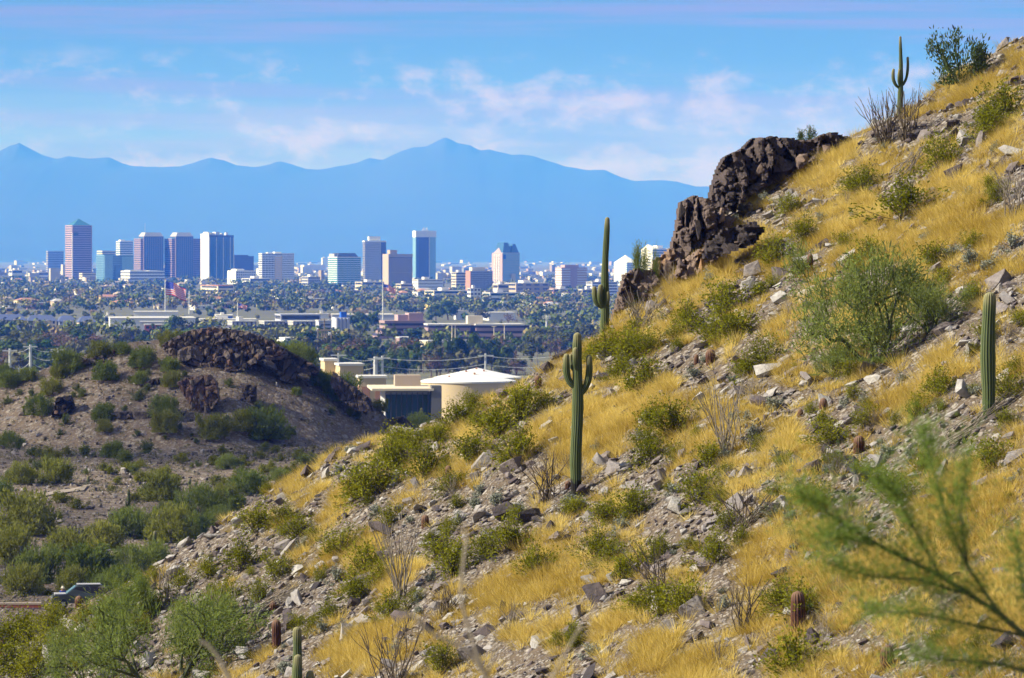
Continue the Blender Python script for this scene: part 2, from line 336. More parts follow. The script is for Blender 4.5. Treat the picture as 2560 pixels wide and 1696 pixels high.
def building(name, label, cat, px0, pxc, px1, ptop, pbase, theta=24, depth=None, group=None, Y=None, gz=None):
    """Empty at the near bottom corner; local +x runs along the right-hand face, +y along the left-hand face. returns (root, w, d, h)"""
    Y = Y or 506000.0 / (pbase - HZ); gz = ground_z(Y) if gz is None else gz; th = math.radians(theta); s = Y / F
    w = (px1 - pxc) * s / math.cos(th); d = depth or max((pxc - px0) * s / max(math.sin(th), 0.05), 6.0)
    h = (HZ - ptop) * s - gz
    r = thing(name, label, cat, ((pxc - CX) * s, Y, gz), (0, 0, th), group); r['px'] = (px0 + px1) / 2; r['py'] = (ptop + pbase) / 2
    return r, w, d, h
def storeys(r, w, d, h, n, wall, gl, frac=0.5, z0=0.0, x0=0.0, y0=0.0, proud=0.35, name='spandrel'):
    box('glazing', r, gl, x0, y0, z0, x0 + w, y0 + d, z0 + h)
    fh = h / n
    for k in range(n):
        z = z0 + k * fh; box(name, r, wall, x0 - proud, y0 - proud, z + 0.02, x0 + w + proud, y0 + d + proud, z + fh * frac)
    box('parapet', r, wall, x0 - proud - 0.05, y0 - proud - 0.05, z0 + h - 0.05, x0 + w + proud + 0.05, y0 + d + proud + 0.05, z0 + h + fh * 0.45)
def piers(r, w, h, n, wall, pw, z0=0.0, x0=0.0, proud=0.55, y=0.0):
    for k in range(n + 1): 
        x = x0 + (w - pw) * k / n; box('pier', r, wall, x, y - proud, z0 + 0.05, x + pw, y + 0.3, z0 + h)
def lpiers(r, d, h, n, wall, pw, z0=0.0, proud=0.55):
    for k in range(1, n + 1):
        y = (d - pw) * k / n; box('pier', r, wall, -proud, y, z0 + 0.05, 0.3, y + pw, z0 + h)
def units(r, w, d, h, spec, mat=None):
    for (a, b, c, e, hh) in spec: box('roof_unit', r, mat or W_WHITE, a * w, c * d, h + 0.3, b * w, e * d, h + hh)

# --- the skyline, left to right
r, w, d, h = building('office_tower', 'pink banded office tower with teal pyramid roof at the left', 'tower', 158, 181, 228, 566, 703)
storeys(r, w, d, h, 25, W_PINK, G_VIOL, 0.52); piers(r, w, h, 1, W_PINK, 1.6); box('mullion', r, W_WHITE, -0.7, -0.7, 2, 0.5, 0.5, h * 0.88); box('sign_panel', r, G_DARK, 1.6, -0.6, h * 0.82, w * 0.3, 0.2, h * 0.89)
o = prism('roof', r, wallmat('teal_copper', (0.04, 0.14, 0.2)), (2, 2, w - 2, d - 2), h + 1.8, h + 14, apex=(w / 2, d / 2))
r, w, d, h = building('office_block', 'faint hazy slab block left of the pink pyramid tower', 'building', 114, 120, 157, 630, 684); storeys(r, w, d, h, 12, W_GREY, G_VIOL, 0.4)
r, w, d, h = building('office_tower', 'white and blue notched tower behind the blue mirrored block', 'tower', 288, 300, 331, 606, 697); storeys(r, w, d, h, 17, W_WHITE, G_BLUE, 0.45); units(r, w, d, h, [(0.1, 0.45, 0.2, 0.7, 5), (0.55, 0.9, 0.2, 0.7, 3)])
r, w, d, h = building('office_block', 'cream topped block peeking over the blue mirrored offices', 'building', 239, 256, 288, 630, 699); storeys(r, w, d, h, 12, W_CREAM, G_BLUE, 0.5)
r, w, d, h = building('glass_offices', 'blue mirrored glass office block beside the pink pyramid tower', 'building', 235, 260, 331, 638, 706)
storeys(r, w, d, h * 0.97, 15, G_PALE, G_BLUE, 0.3, proud=0.15); box('glass_bay', r, G_PALE, 0.5, -2.5, 0, w * 0.28, -0.6, h * 0.99); box('glass_bay', r, G_BLUE, w * 0.36, -2.0, 0, w * 0.55, -0.6, h * 0.6); box('glass_bay', r, G_PALE, w * 0.6, -1.4, 0, w * 0.98, -0.6, h * 0.94)
for (a, c, b, lab, n) in ((331, 352, 407, 'left of the two brown twin towers with sloped caps', 0), (407, 430, 500, 'right of the two brown twin towers with sloped caps', 1)):
    r, w, d, h = building('twin_tower', lab, 'tower', a, c, b, 599, 702)
    storeys(r, w, d, h, 22, W_MAUVE, G_VIOL, 0.45); x0 = w * 0.12; x1 = w * (0.98 if n == 0 else 0.72)
    storeys(r, x1 - x0, d * 0.8, h + 4, 23, G_VIOL, G_BLUE, 0.3, x0=x0, y0=-2.5, proud=0.2, name='glass_band'); piers(r, x1 - x0, h + 4, 9, W_MAUVE, 0.7, x0=x0, y=-2.5)
    box('corner_pier', r, W_PINK, x0 - 1.2, -3.4, 0.1, x0, -2.0, h + 5); prism('cap', r, W_GREY, (x0, -2.5, x1, d * 0.75), h + 5.5, h + 13, inset=4.5)
    if n == 0: box('mast', r, M_STEEL, w * 0.3, d * 0.4, h + 12, w * 0.3 + 0.5, d * 0.4 + 0.5, h + 30)
r, w, d, h = building('office_tower', 'white walled tower with dark blue arched glass front', 'tower', 499, 523, 583, 592, 706)
box('glazing', r, G_BLUE, 0, 0, 0, w, d, h); box('side_wall', r, W_WHITE, -0.8, -0.4, 0, -0.02, d + 0.4, h + 3.5); box('cornice', r, W_WHITE, -1.4, -0.9, h + 3.4, w * 0.06, d + 0.9, h + 5.2); box('parapet', r, W_BLUE if 0 else G_DARK, 0, 0.4, h - 0.02, w, d, h + 2.5)
for k in range(20): box('floor_line', r, G_DARK, 0.05, -0.12, h * k / 20 + 2.5, w - 0.05, 0.1, h * k / 20 + 3.2)
nb = 7
for k in range(nb + 1): x = (w - 0.9) * k / nb; box('pier', r, W_WHITE if k in (0, 2, 4, 6, 7) else G_BLUE, x, -0.7, 0.1, x + 0.9, 0.2, h - 1)
for k in range(nb):
    c0 = (w - 0.9) * (k + 0.5) / nb + 0.45; rr = w / nb / 2; pts = [(c0 - rr, -0.5, h + 2.6), (c0 - rr, -0.5, h - rr)] + [(c0 + rr * math.cos(t), -0.5, h - rr + rr * math.sin(t)) for t in np.linspace(math.pi, 0, 9)] + [(c0 + rr, -0.5, h + 2.6)]
    n_ = len(pts); q = np.array(pts); q2 = q + np.array([0, 0.8, 0]); fs = [np.array([list(range(n_))]), np.array([[i, i + n_, (i + 1) % n_ + n_, (i + 1) % n_] for i in range(n_)])]
    obj('arch', mesh('arch', np.concatenate([q, q2]), fs, G_DARK), r)
units(r, w, d, h + 2, [(0.02, 0.1, 0.2, 0.8, 6), (0.16, 0.3, 0.2, 0.6, 4.5), (0.36, 0.5, 0.3, 0.7, 6), (0.6, 0.66, 0.3, 0.5, 4), (0.78, 0.86, 0.3, 0.5, 5)])
r, w, d, h = building('office_block', 'dark violet glass block right of the arched tower', 'building', 578, 586, 633, 643, 700); storeys(r, w, d, h, 11, G_DARK, G_VIOL, 0.4, proud=0.2); box('penthouse', r, G_VIOL, 0, 1, h, w * 0.72, d, h + 4)
r, w, d, h = building('white_offices', 'small white block with deep window grid below the arched tower', 'building', 566, 590, 638, 680, 711); storeys(r, w, d, h, 5, W_WHITE, G_DARK, 0.5); piers(r, w, h, 9, W_WHITE, 1.0); units(r, w, d, h, [(0.1, 0.5, 0.2, 0.8, 4.5)]); box('side_wall', r, W_WHITE, -0.8, -0.3, 0, -0.4, d, h + 0.5)
r, w, d, h = building('white_offices', 'long low white office block with striped windows below twin towers', 'building', 297, 325, 408, 681, 712); storeys(r, w, d, h, 4, W_WHITE, G_DARK, 0.6); units(r, w, d, h, [(0.05, 0.4, 0.2, 0.8, 3.2), (0.62, 0.85, 0.2, 0.8, 2.6)])
r, w, d, h = building('parking_deck', 'small cream parking deck at the foot of the pink pyramid tower', 'building', 196, 206, 238, 686, 704); storeys(r, w, d, h, 3, W_CREAM, G_DARK, 0.6)
r, w, d, h = building('office_block', 'white gridded slab with a yellow stair strip', 'building', 645, 655, 734, 636, 708, theta=16)
storeys(r, w, d, h, 13, W_WHITE, G_DARK, 0.5); piers(r, w * 0.38, h, 4, W_WHITE, 0.8, proud=0.5); piers(r, w * 0.36, h, 9, W_WHITE, 0.8, x0=w * 0.64, proud=0.5); box('stair_tower', r, W_YEL, w * 0.4, -1.4, 0, w * 0.62, 1, h * 0.93)
for k in range(13): box('stair_window', r, W_CREAM, w * 0.42, -1.5, h * 0.93 * k / 13 + 2, w * 0.6, -1.3, h * 0.93 * k / 13 + 3.4)
units(r, w, d, h, [(0.2, 0.35, 0.2, 0.8, 3), (0.42, 0.62, 0.2, 0.8, 4)])
r, w, d, h = building('glass_offices', 'teal and white banded glass block with dark flat cap', 'building', 818, 843, 901, 645, 718); storeys(r, w, d, h, 14, W_WHITE, G_TEAL, 0.35); piers(r, w, h, 7, G_PALE, 0.9); prism('cap', r, G_DARK, (1, 1, w - 3, d - 2), h + 1, h + 7, inset=4); box('penthouse', r, W_GREY, 1, d * 0.4, h + 0.5, w * 0.3, d - 1, h + 6)
r, w, d, h = building('office_tower', 'dark slender tower with thin white vertical ribs', 'tower', 906, 912, 964, 602, 709, theta=14); box('glazing', r, G_VIOL, 0, 0, 0, w, d, h); piers(r, w * 0.76, h, 15, W_WHITE, 0.55); box('side_wing', r, G_VIOL, w * 0.78, -0.4, 0, w + 0.5, d, h)
for k in range(24): box('floor_line', r, W_GREY, -0.3, -0.3, h * k / 24 + 1, w * 0.77, d, h * k / 24 + 2.0)
box('parapet', r, W_WHITE, -0.6, -0.6, h - 2.5, w + 0.6, d + 0.6, h); units(r, w, d, h, [(0.22, 0.76, 0.2, 0.8, 7)])
r, w, d, h = building('office_tower', 'tan concrete tower with fine vertical brown stripes', 'tower', 957, 972, 1030, 641, 720); box('glazing', r, G_DARK, 0, 0, 0, w, d, h); piers(r, w, h * 0.47, 22, W_TAN, 1.1, proud=0.5); piers(r, w, h * 0.45, 22, W_TAN, 1.1, z0=h * 0.5, proud=0.5); box('side_wall', r, W_TAN, -0.8, -0.6, 0, -0.02, d + 0.4, h + 0.3)
box('cornice', r, W_TAN, -0.9, -0.9, h - 1.5, w + 0.5, d + 0.5, h + 3.2); box('belt_course', r, W_TAN, 0.02, -0.25, h * 0.47, w, 0.1, h * 0.5); units(r, w, d, h + 3, [(0.1, 0.4, 0.2, 0.7, 6)], W_TAN)
r, w, d, h = building('office_tower', 'tall dark glass tower in a white frame with roof antennas', 'tower', 1032, 1040, 1089, 578, 704, theta=16); box('glazing', r, G_BLUE, 0, 0, 0, w, d, h)
box('frame', r, W_WHITE, -0.7, -0.9, h - 11, w + 0.7, d + 0.7, h + 0.5); box('frame', r, G_PALE, -0.7, -0.7, 0, 0.6, d, h - 11.02)
storeys(r, w * 0.3, d * 0.8, h - 12, 26, G_PALE, G_PALE, 0.3, x0=w * 0.70, y0=-0.6, proud=0.1, name='glass_band'); box('curtain_wall', r, G_DARK, w * 0.13, -0.5, 0, w * 0.68, 0.1, h - 12); box('frame', r, W_WHITE, w * 0.655, -1.0, 0, w * 0.69, 0.1, h - 12)
for k in range(7): box('antenna', r, W_WHITE, w * (0.36 + 0.05 * k), d * 0.4, h, w * (0.36 + 0.05 * k) + 0.9, d * 0.4 + 1, h + 2.5 + 2 * ((k * 7) % 3))
r, w, d, h = building('office_block', 'low block with orange brick end and gridded dark front', 'building', 1165, 1177, 1231, 680, 727); storeys(r, w, d, h, 9, W_GREY, G_VIOL, 0.3); piers(r, w, h, 15, W_GREY, 0.7); box('side_wall', r, W_BRICK, -0.9, -0.5, 0, -0.4, d, h + 1.5); units(r, w, d, h, [(0.1, 0.72, 0.2, 0.8, 6)], W_CREAM)
r, w, d, h = building('office_tower', 'grey glass tower with pink brick gabled end and peaked crown', 'tower', 1231, 1257, 1299, 634, 713); storeys(r, w, d, h, 19, W_GREY, G_PALE, 0.3, proud=0.2); box('side_wall', r, W_PINK, -1.2, -0.8, 0, -0.4, d + 0.3, h)
for k in range(3):
    y = d * (0.22 + 0.22 * k); box('window_strip', r, G_DARK, -1.5, y, 2, -1.1, y + d * 0.11, h * 0.94)
    for j in range(19): box('sill', r, W_WHITE, -1.7, y + 0.02, h * 0.94 * j / 19 + 2, -1.2, y + d * 0.11 - 0.02, h * 0.94 * j / 19 + 3.4)
prism('gable', r, W_PINK, (-1.2, d * 0.1, 6, d * 0.9), h, h + 9, apex=(2, d * 0.5)); prism('crown', r, G_BLUE, (w * 0.02, 1, w * 0.5, d * 0.8), h + 0.5, h + 17, inset=3.4); prism('crown', r, G_BLUE, (w * 0.52, 1, w * 0.98, d * 0.8), h + 0.5, h + 15, inset=4.5); box('sign_panel', r, W_BLUE, 1, -0.6, h - 9, 5, -0.1, h - 2)
r, w, d, h = building('office_block', 'pink office block with white window bands behind tall saguaro', 'building', 1389, 1404, 1468, 672, 728); box('core', r, W_PINK, w * 0.35, -0.8, 0, w * 0.6, d, h + 1); storeys(r, w, d, h, 9, W_PINK, W_WHITE, 0.55); box('penthouse', r, W_PINK, w * 0.15, 2, h, w * 0.7, d * 0.8, h + 5)
r, w, d, h = building('hotel_tower', 'white tower with pyramid roof right of the tall saguaro', 'tower', 1537, 1567, 1592, 659, 714); storeys(r, w, d, h, 12, W_WHITE, G_PALE, 0.5); lpiers(r, d, h, 10, W_WHITE, 0.8); prism('roof', r, W_WHITE, (0, 0, w, d), h + 1.5, h + 13, apex=(w / 2, d / 2))
r, w, d, h = building('office_tower', 'white gabled tower half hidden behind the dark cliff', 'tower', 1606, 1632, 1700, 625, 712); storeys(r, w, d, h, 14, W_WHITE, G_BLUE, 0.45)
box('side_wall', r, W_WHITE, -1.0, -0.6, 0, -0.4, d + 0.4, h)
for k in range(12):
    for y in (0.12, 0.6): box('window', r, G_DARK, -1.2, d * y, h * k / 12 + 2, -0.9, d * (y + 0.26), h * k / 12 + 3.4)
prism('gable', r, W_WHITE, (-1.0, -0.6, w * 0.35, d), h, h + 9, apex=(1, d / 2)); units(r, w, d, h, [(0.3, 0.5, 0.3, 0.7, 7), (0.6, 1.0, 0.2, 0.8, 2.5)])

# --- lower buildings at the foot of the skyline and nearer
def lowrise(name, label, px0, pxc, px1, ptop, pbase, n, wall, gl=None, theta=20, frac=0.55, unit=True, depth=None, roof=None, bays=0, Y=None, gz=None, group=None, cat='building'):
    r, w, d, h = building(name, label, cat, px0, pxc, px1, ptop, pbase, theta, depth, group, Y, gz)
    box('wall', r, wall, 0, 0, -0.5, w, d, h); fh = h / n
    if gl:
        for k in range(n):
            z = k * fh + fh * frac * 0.8
            if bays:
                for b in range(bays):
                    x = w * (b + 0.2) / bays; box('window', r, gl, x, -0.12, z, x + w * 0.6 / bays, 0.05, z + fh * (1 - frac))
            else: box('window_band', r, gl, w * 0.03, -0.12, z, w * 0.97, 0.05, z + fh * (1 - frac))
            box('window_band', r, gl, -0.12, d * 0.06, z, 0.05, d * 0.94, z + fh * (1 - frac))
    box('roof', r, roof or W_ROOF, -0.3, -0.3, h - 0.01, w + 0.3, d + 0.3, h + 0.5)
    if unit: box('roof_unit', r, W_ROOF, w * 0.3, d * 0.25, h + 0.5, w * 0.5, d * 0.7, h + 0.5 + min(3, h * 0.35))
    return r, w, d, h
lowrise('shopping_mall', 'wide tan mall block with dark openings below gabled brick tower', 1262, 1290, 1374, 709, 740, 3, W_TAN, G_DARK, bays=4); lowrise('mall_wing', 'cream wing at the left end of the tan mall', 1232, 1245, 1272, 712, 741, 2, W_CREAM, G_DARK)
lowrise('white_block', 'large blank white block right of the tan striped tower', 1030, 1045, 1108, 700, 732, 4, W_WHITE, G_DARK, frac=0.8); lowrise('white_block', 'pale annex at the foot of the tan striped tower', 989, 1002, 1032, 711, 738, 3, W_CREAM, G_DARK)
lowrise('cream_block', 'cream low block between the teal and tan towers', 886, 905, 960, 706, 728, 2, W_CREAM, G_DARK); lowrise('cream_block', 'cream stepped block left of the orange brick end', 1128, 1140, 1166, 682, 724, 6, W_CREAM, G_DARK)
lowrise('cream_block', 'long cream block under the orange brick end', 1060, 1085, 1170, 728, 748, 2, W_CREAM, G_GREEN); lowrise('white_block', 'white mission style block with dark twin windows', 1168, 1176, 1202, 722, 752, 3, W_WHITE, G_DARK, bays=3); lowrise('white_block', 'white block right of the mission style block', 1206, 1225, 1300, 733, 756, 2, W_WHITE, G_GREEN)
lowrise('brick_block', 'reddish low block between mall and pink offices', 1374, 1384, 1448, 724, 742, 2, W_BRICK, G_DARK); lowrise('white_block', 'white striped block left of the white pyramid tower', 1466, 1480, 1545, 706, 742, 5, W_WHITE, G_DARK); lowrise('cream_block', 'sunny cream block below the pink offices', 1446, 1456, 1500, 725, 750, 2, W_CREAM, G_DARK)
lowrise('red_roofed_offices', 'cream building with red tiled roof beside the large flag', 491, 545, 583, 715, 744, 3, W_CREAM, G_DARK, roof=W_RED, unit=False); lowrise('grey_block', 'grey windowed block below the yellow striped slab', 752, 770, 800, 693, 722, 4, W_GREY, G_DARK, bays=6)
lowrise('white_block', 'low white block at the far left skyline', 76, 90, 120, 682, 703, 2, W_WHITE, G_DARK); lowrise('white_block', 'white parking deck below the white gridded block', 600, 625, 675, 697, 716, 2, W_WHITE, G_DARK); lowrise('white_block', 'pale shed on the far left behind trees', 18, 30, 55, 676, 700, 2, W_WHITE, G_DARK)
lowrise('cream_hall', 'large pale hall far behind, right of the yellow striped slab', 750, 760, 812, 663, 676, 2, W_CREAM, None); lowrise('white_block', 'tiny white block on the horizon beside the teal glass block', 803, 806, 820, 645, 672, 3, W_WHITE, None)
lowrise('yellow_hall', 'orange yellow hall among the trees right of centre', 748, 755, 812, 748, 762, 1, W_YEL, G_DARK, theta=8); lowrise('yellow_hall', 'small yellow hall among the trees beside the smallest flag', 578, 584, 606, 733, 742, 1, W_YEL, None, theta=8); lowrise('yellow_hall', 'small orange hut among trees at the far left', 12, 16, 34, 771, 785, 1, W_YEL, G_DARK, theta=10)
lowrise('storage_tanks_block', 'white drum shaped block behind the gabled brick tower', 1349, 1356, 1392, 680, 692, 1, W_WHITE, None); lowrise('cream_block', 'cream arena shed on the horizon right of the brick tower', 1300, 1308, 1345, 706, 716, 1, W_CREAM, None)
# white warehouse group on the left, and the blue roofed houses
lowrise('warehouse', 'long white warehouse at the foot of the large flag', 257, 275, 487, 797, 826, 1, W_WHITE, None, theta=6, depth=60, unit=False); lowrise('warehouse', 'taller white hall standing behind the long white warehouse', 331, 334, 443, 781, 815, 1, W_WHITE, None, theta=4, depth=30, unit=False); lowrise('warehouse', 'lavender roofed loading shed before the white warehouse', 345, 350, 423, 806, 830, 1, W_LAV, None, theta=4, depth=14, unit=False)
lowrise('brick_store', 'red brick store front below the white warehouse', 350, 362, 487, 813, 834, 1, W_RED, G_DARK, theta=6, depth=12, unit=False, frac=0.7, bays=9); lowrise('white_shed', 'small white shed left of the long warehouse', 256, 262, 284, 791, 815, 1, W_WHITE, G_DARK, theta=10)
lowrise('white_block', 'pale roof row in front of the smallest flag', 488, 500, 640, 800, 818, 1, W_WHITE, None, theta=5, depth=30); lowrise('blue_sheds', 'white and bright blue sheds under the smallest flag', 528, 540, 582, 790, 806, 1, W_LAV, W_BLUE, theta=5)
for k, (a, b, pt, pb, where) in enumerate(((-30, 62, 794, 826, 'leftmost'), (62, 140, 796, 826, 'second'), (140, 190, 797, 826, 'third'), (190, 238, 799, 828, 'rightmost'))):
    r, w, d, h = building('townhouse_row', f'{where} house of the slate blue roofed row at the left edge', 'house', a, a + 8, b, pt + 7, pb, 12, 14, 'slate roofed houses at the left')
    box('wall', r, W_CREAM if k % 2 else W_LAV, 0, 0, -0.5, w, d, h); n = 5
    V = [(-0.8, -0.9, h), (w + 0.8, -0.9, h), (w + 0.8, d + 0.8, h), (-0.8, d + 0.8, h), (2.5, d / 2, h + 3.6), (w - 2.5, d / 2, h + 3.6)]
    obj('roof', mesh('roof', V, [np.array([(0, 1, 5, 4), (2, 3, 4, 5), (3, 2, 1, 0)]), np.array([(1, 2, 5), (3, 0, 4)])], W_SLATE), r)
    for b_ in range(n):
        for fl in range(2): x = w * (b_ + 0.3) / n; box('window', r, G_DARK, x, -0.1, 1.2 + fl * h * 0.5, x + w * 0.4 / n, 0.1, 1.2 + fl * h * 0.5 + h * 0.28)
    for b_ in range(2): box('dormer', r, W_CREAM, w * (0.25 + 0.4 * b_), -0.95, h * 0.6, w * (0.25 + 0.4 * b_) + 2, -0.2, h + 0.6)
# grey modern complex right of the little hill
lowrise('grey_hall', 'grey modern hall with open dark upper deck behind the little hill', 661, 702, 801, 788, 824, 2, W_LAV, G_DARK, theta=10, depth=30, frac=0.5, roof=W_LAV, unit=False)
for k, (a, b) in enumerate(((560, 640), (640, 712), (712, 790))):
    lowrise('townhouse_block', ('leftmost', 'middle', 'rightmost')[k] + ' dark violet flat roofed townhouse block behind the little hill', a, a + 22, b, 805, 834, 2, W_DARK, W_GREY, theta=14, depth=18, frac=0.5, bays=5, unit=(k == 0), group='dark flat roofed townhouses')
lowrise('white_office', 'white office cube with two dark window slits', 787, 797, 828, 803, 838, 3, W_LAV, None, theta=12, unit=False); r, w, d, h = building('dummy', 'x', 'building', 787, 797, 828, 803, 838, 12); 
for z in (0.38, 0.62):
    pass
bpy.data.objects.remove(r)
r = [o for o in bpy.data.objects if o.get('label') == 'white office cube with two dark window slits'][0]
for z in (0.42, 0.68): box('window_band', r, G_DARK, w * 0.15, -0.15, h * z, w * 0.92, 0.05, h * (z + 0.1))
r, w, d, h = building('silo_building', 'grey ribbed cylinder fronted building with bright blue box on top', 'building', 827, 838, 874, 794, 836, 14)
box('wall', r, W_LAV, 0, 0, -0.5, w, d, h); t = np.linspace(0, 2 * math.pi, 15)[:-1]
for k in range(4):
    cx, rad = w * (k + 0.5) / 4, w / 8 * 0.95; V = [(cx + rad * math.cos(a), rad * math.sin(a) - 0.2, z) for z in (-0.5, h * 0.96) for a in t]; n_ = len(t)
    obj('silo', mesh('silo', V, [np.array([(i, (i + 1) % n_, (i + 1) % n_ + n_, i + n_) for i in range(n_)]), np.array([list(range(n_, 2 * n_))])], W_LAV, smooth=False), r)
box('roof_box', r, W_BLUE, w * 0.45, d * 0.2, h, w * 0.85, d * 0.6, h + 3.2)
lowrise('warehouse', 'long pale blue warehouse behind the second flag pole', 820, 830, 984, 788, 806, 1, W_LAV, None, theta=3, depth=40, unit=False); lowrise('white_block', 'bright white cube beside the grey modern hall', 788, 792, 822, 786, 806, 1, W_WHITE, None, theta=5)
lowrise('low_shops', 'low white shops in front of the silo building', 812, 822, 916, 836, 850, 1, W_WHITE, G_DARK, theta=8, depth=20); lowrise('low_shops', 'mauve low shed below the stepped brown offices', 988, 1000, 1066, 846, 864, 1, W_MAUVE, None, theta=8, depth=20, unit=False)
lowrise('warehouse', 'white warehouse above the right wing of brown offices', 1206, 1222, 1290, 783, 802, 1, W_WHITE, None, theta=8, depth=30, unit=False); lowrise('warehouse', 'small white shed left of the white warehouse beyond brown offices', 1134, 1142, 1166, 779, 800, 1, W_WHITE, None, theta=8); lowrise('red_shed', 'red brown shed beside the foot of the tall saguaro', 1472, 1480, 1530, 829, 852, 1, W_MAUVE, G_DARK, theta=8, roof=W_BRICK, unit=False)
# the mauve brown stepped offices
r, w, d, h = building('stepped_offices', 'stepped mauve brown offices with dark glass bands, left wing', 'building', 923, 945, 1066, 809, 848, 10, 26); fh = h / 3
for k, (xa, xb) in enumerate(((0, 1.0), (0.09, 1.0), (0.17, 1.0))):
    box('storey', r, W_MAUVE, w * xa, 2.2 * k, fh * k, w * xb, d, fh * k + fh * 0.52); box('window_band', r, G_VIOL, w * xa + 0.6, 2.2 * k + 0.6, fh * k + fh * 0.5, w * xb - 0.6, d - 0.5, fh * (k + 1) + 0.02)
box('roof', r, W_MAUVE, w * 0.16, 4.2, fh * 3, w, d, fh * 3 + 1.4); box('penthouse', r, W_PINK, w * 0.46, 9, fh * 3 + 1.3, w * 0.7, d - 4, fh * 3 + 4.6); box('penthouse', r, W_PINK, w * 0.68, 8, fh * 3 + 1.3, w * 0.98, d - 4, fh * 3 + 5.6)
for (a, b, lab) in ((1066, 1176, 'middle wing'), (1186, 1310, 'right wing')):
    r, w, d, h = building('stepped_offices', f'long mauve brown offices with dark glass bands, {lab}', 'building', a, a + 4, b, 814, 856, 6, 24); fh = h / 3
    for k in range(3): box('storey', r, W_MAUVE, 0, 0, fh * k, w, d, fh * k + fh * 0.55); box('window_band', r, G_VIOL, 0.5, 0.5, fh * k + fh * 0.53, w - 0.5, d - 0.5, fh * (k + 1) + 0.02)
    box('roof', r, W_ROOF, -0.3, -0.3, fh * 3, w + 0.3, d + 0.3, fh * 3 + 0.8); box('stair_block', r, W_DARK, w - 1, 4, 0, w + 6, d - 4, h)
    if lab == 'right wing': box('penthouse', r, W_CREAM, -w * 0.15, 6, h, w * 0.16, 16, h + 5)

# waterworks: two beige tanks, sheds, the glass fronted pump house
def tank(label, pxc, prim, papex, rpx, Y):
    s = Y / F; rad = rpx * s; zr = (HZ - prim) * s; g = -42.5; r = thing('water_tank', label, 'water tank', ((pxc - CX) * s, Y, g), group='beige water tanks'); n = 72
    a = np.linspace(0, 2 * math.pi, n + 1)[:-1]; ring = lambda R_, z: [(R_ * math.cos(t), R_ * math.sin(t), z) for t in a]; hh = zr - g
    i = np.arange(n); q = np.stack([i, (i + 1) % n, (i + 1) % n + n, i + n], 1)
    obj('wall', mesh('wall', ring(rad, 0) + ring(rad, hh), q, W_BEIGE, smooth=True), r)
    V = ring(rad + 0.25, hh - 0.25) + ring(rad + 0.25, hh + 0.12) + ring(rad * 0.5, hh + (prim - papex) * s * 0.52) + [(0, 0, hh + (prim - papex) * s)]
    obj('roof', mesh('roof', V, [np.concatenate([q, q + n]), np.stack([i + 2 * n, (i + 1) % n + 2 * n, np.full(n, 3 * n)], 1)], W_WHITE, smooth=False), r)
    for t_, rr in ((-1.2, 0.35), (-1.9, 0.15), (-2.3, 0.6)):
        z = hh + (prim - papex) * s * (1 - rr); c = rr * rad; box('vent', r, W_BRICK, c * math.cos(t_), c * math.sin(t_), z - 0.2, c * math.cos(t_) + 0.5, c * math.sin(t_) + 0.5, z + 0.5)
    for k in range(8):
        t_ = -2.55 + k * 0.05; box('rail_post', r, W_BEIGE, rad * 0.97 * math.cos(t_), rad * 0.97 * math.sin(t_), hh, rad * 0.97 * math.cos(t_) + 0.1, rad * 0.97 * math.sin(t_) + 0.1, hh + 1.3)
    return r
tank('nearer large beige water tank with shallow white cone roof', 1169, 953, 927, 119, 1080); tank('farther beige water tank, its white cone peeking over the nearer roof', 1194, 944, 920, 107, 1130)
lowrise('beige_shed', 'beige round cornered shed behind the little hill', 808, 812, 843, 903, 960, 1, W_BEIGE, None, theta=8, depth=10, unit=False, Y=1010, gz=-42); lowrise('beige_shed', 'larger beige tank house behind the little hill', 843, 850, 908, 915, 960, 1, W_BEIGE, None, theta=8, depth=12, unit=False, Y=1000, gz=-42); lowrise('beige_shed', 'low beige shed with brown door beside pump house', 893, 898, 965, 946, 985, 1, W_BEIGE, W_BRICK, theta=5, depth=9, unit=False, bays=2, frac=0.6, Y=960, gz=-42)
r, w, d, h = building('pump_house', 'pump house with cream roof and dark green glass front', 'building', 925, 960, 1079, 976, 1100, 4, 26, None, 900, -41.5)
box('wall', r, W_GREY, 0.3, 0.4, 0, w - 0.3, d, h - 0.3); box('roof', r, W_CREAM, -2.5, -1.2, h - 0.1, w + 0.4, d, h + 0.35); box('parapet', r, W_TAN, w * 0.3, 16, h + 0.3, w * 0.85, 22, h + 2.6); n = 9
for k in range(n): box('glass_pane', r, G_GREEN, w * k / n + 0.45, -0.05, 0.6, w * (k + 1) / n + 0.25, 0.38, h - 0.9)
for k in range(n + 1): box('mullion', r, W_DARK, min(w * k / n + 0.28, w - 0.2), -0.14, 0.4, min(w * k / n + 0.43, w - 0.05), 0.36, h - 0.5)
box('pillar', r, wallmat('dark_grey_render', (0.16, 0.155, 0.15)), w - 0.1, -1.0, 0, w + 2.0, 6, h + 0.9); box('canopy', r, W_DARK, -1, -0.8, h * 0.42, w - 0.2, -0.2, h * 0.42 + 0.25)

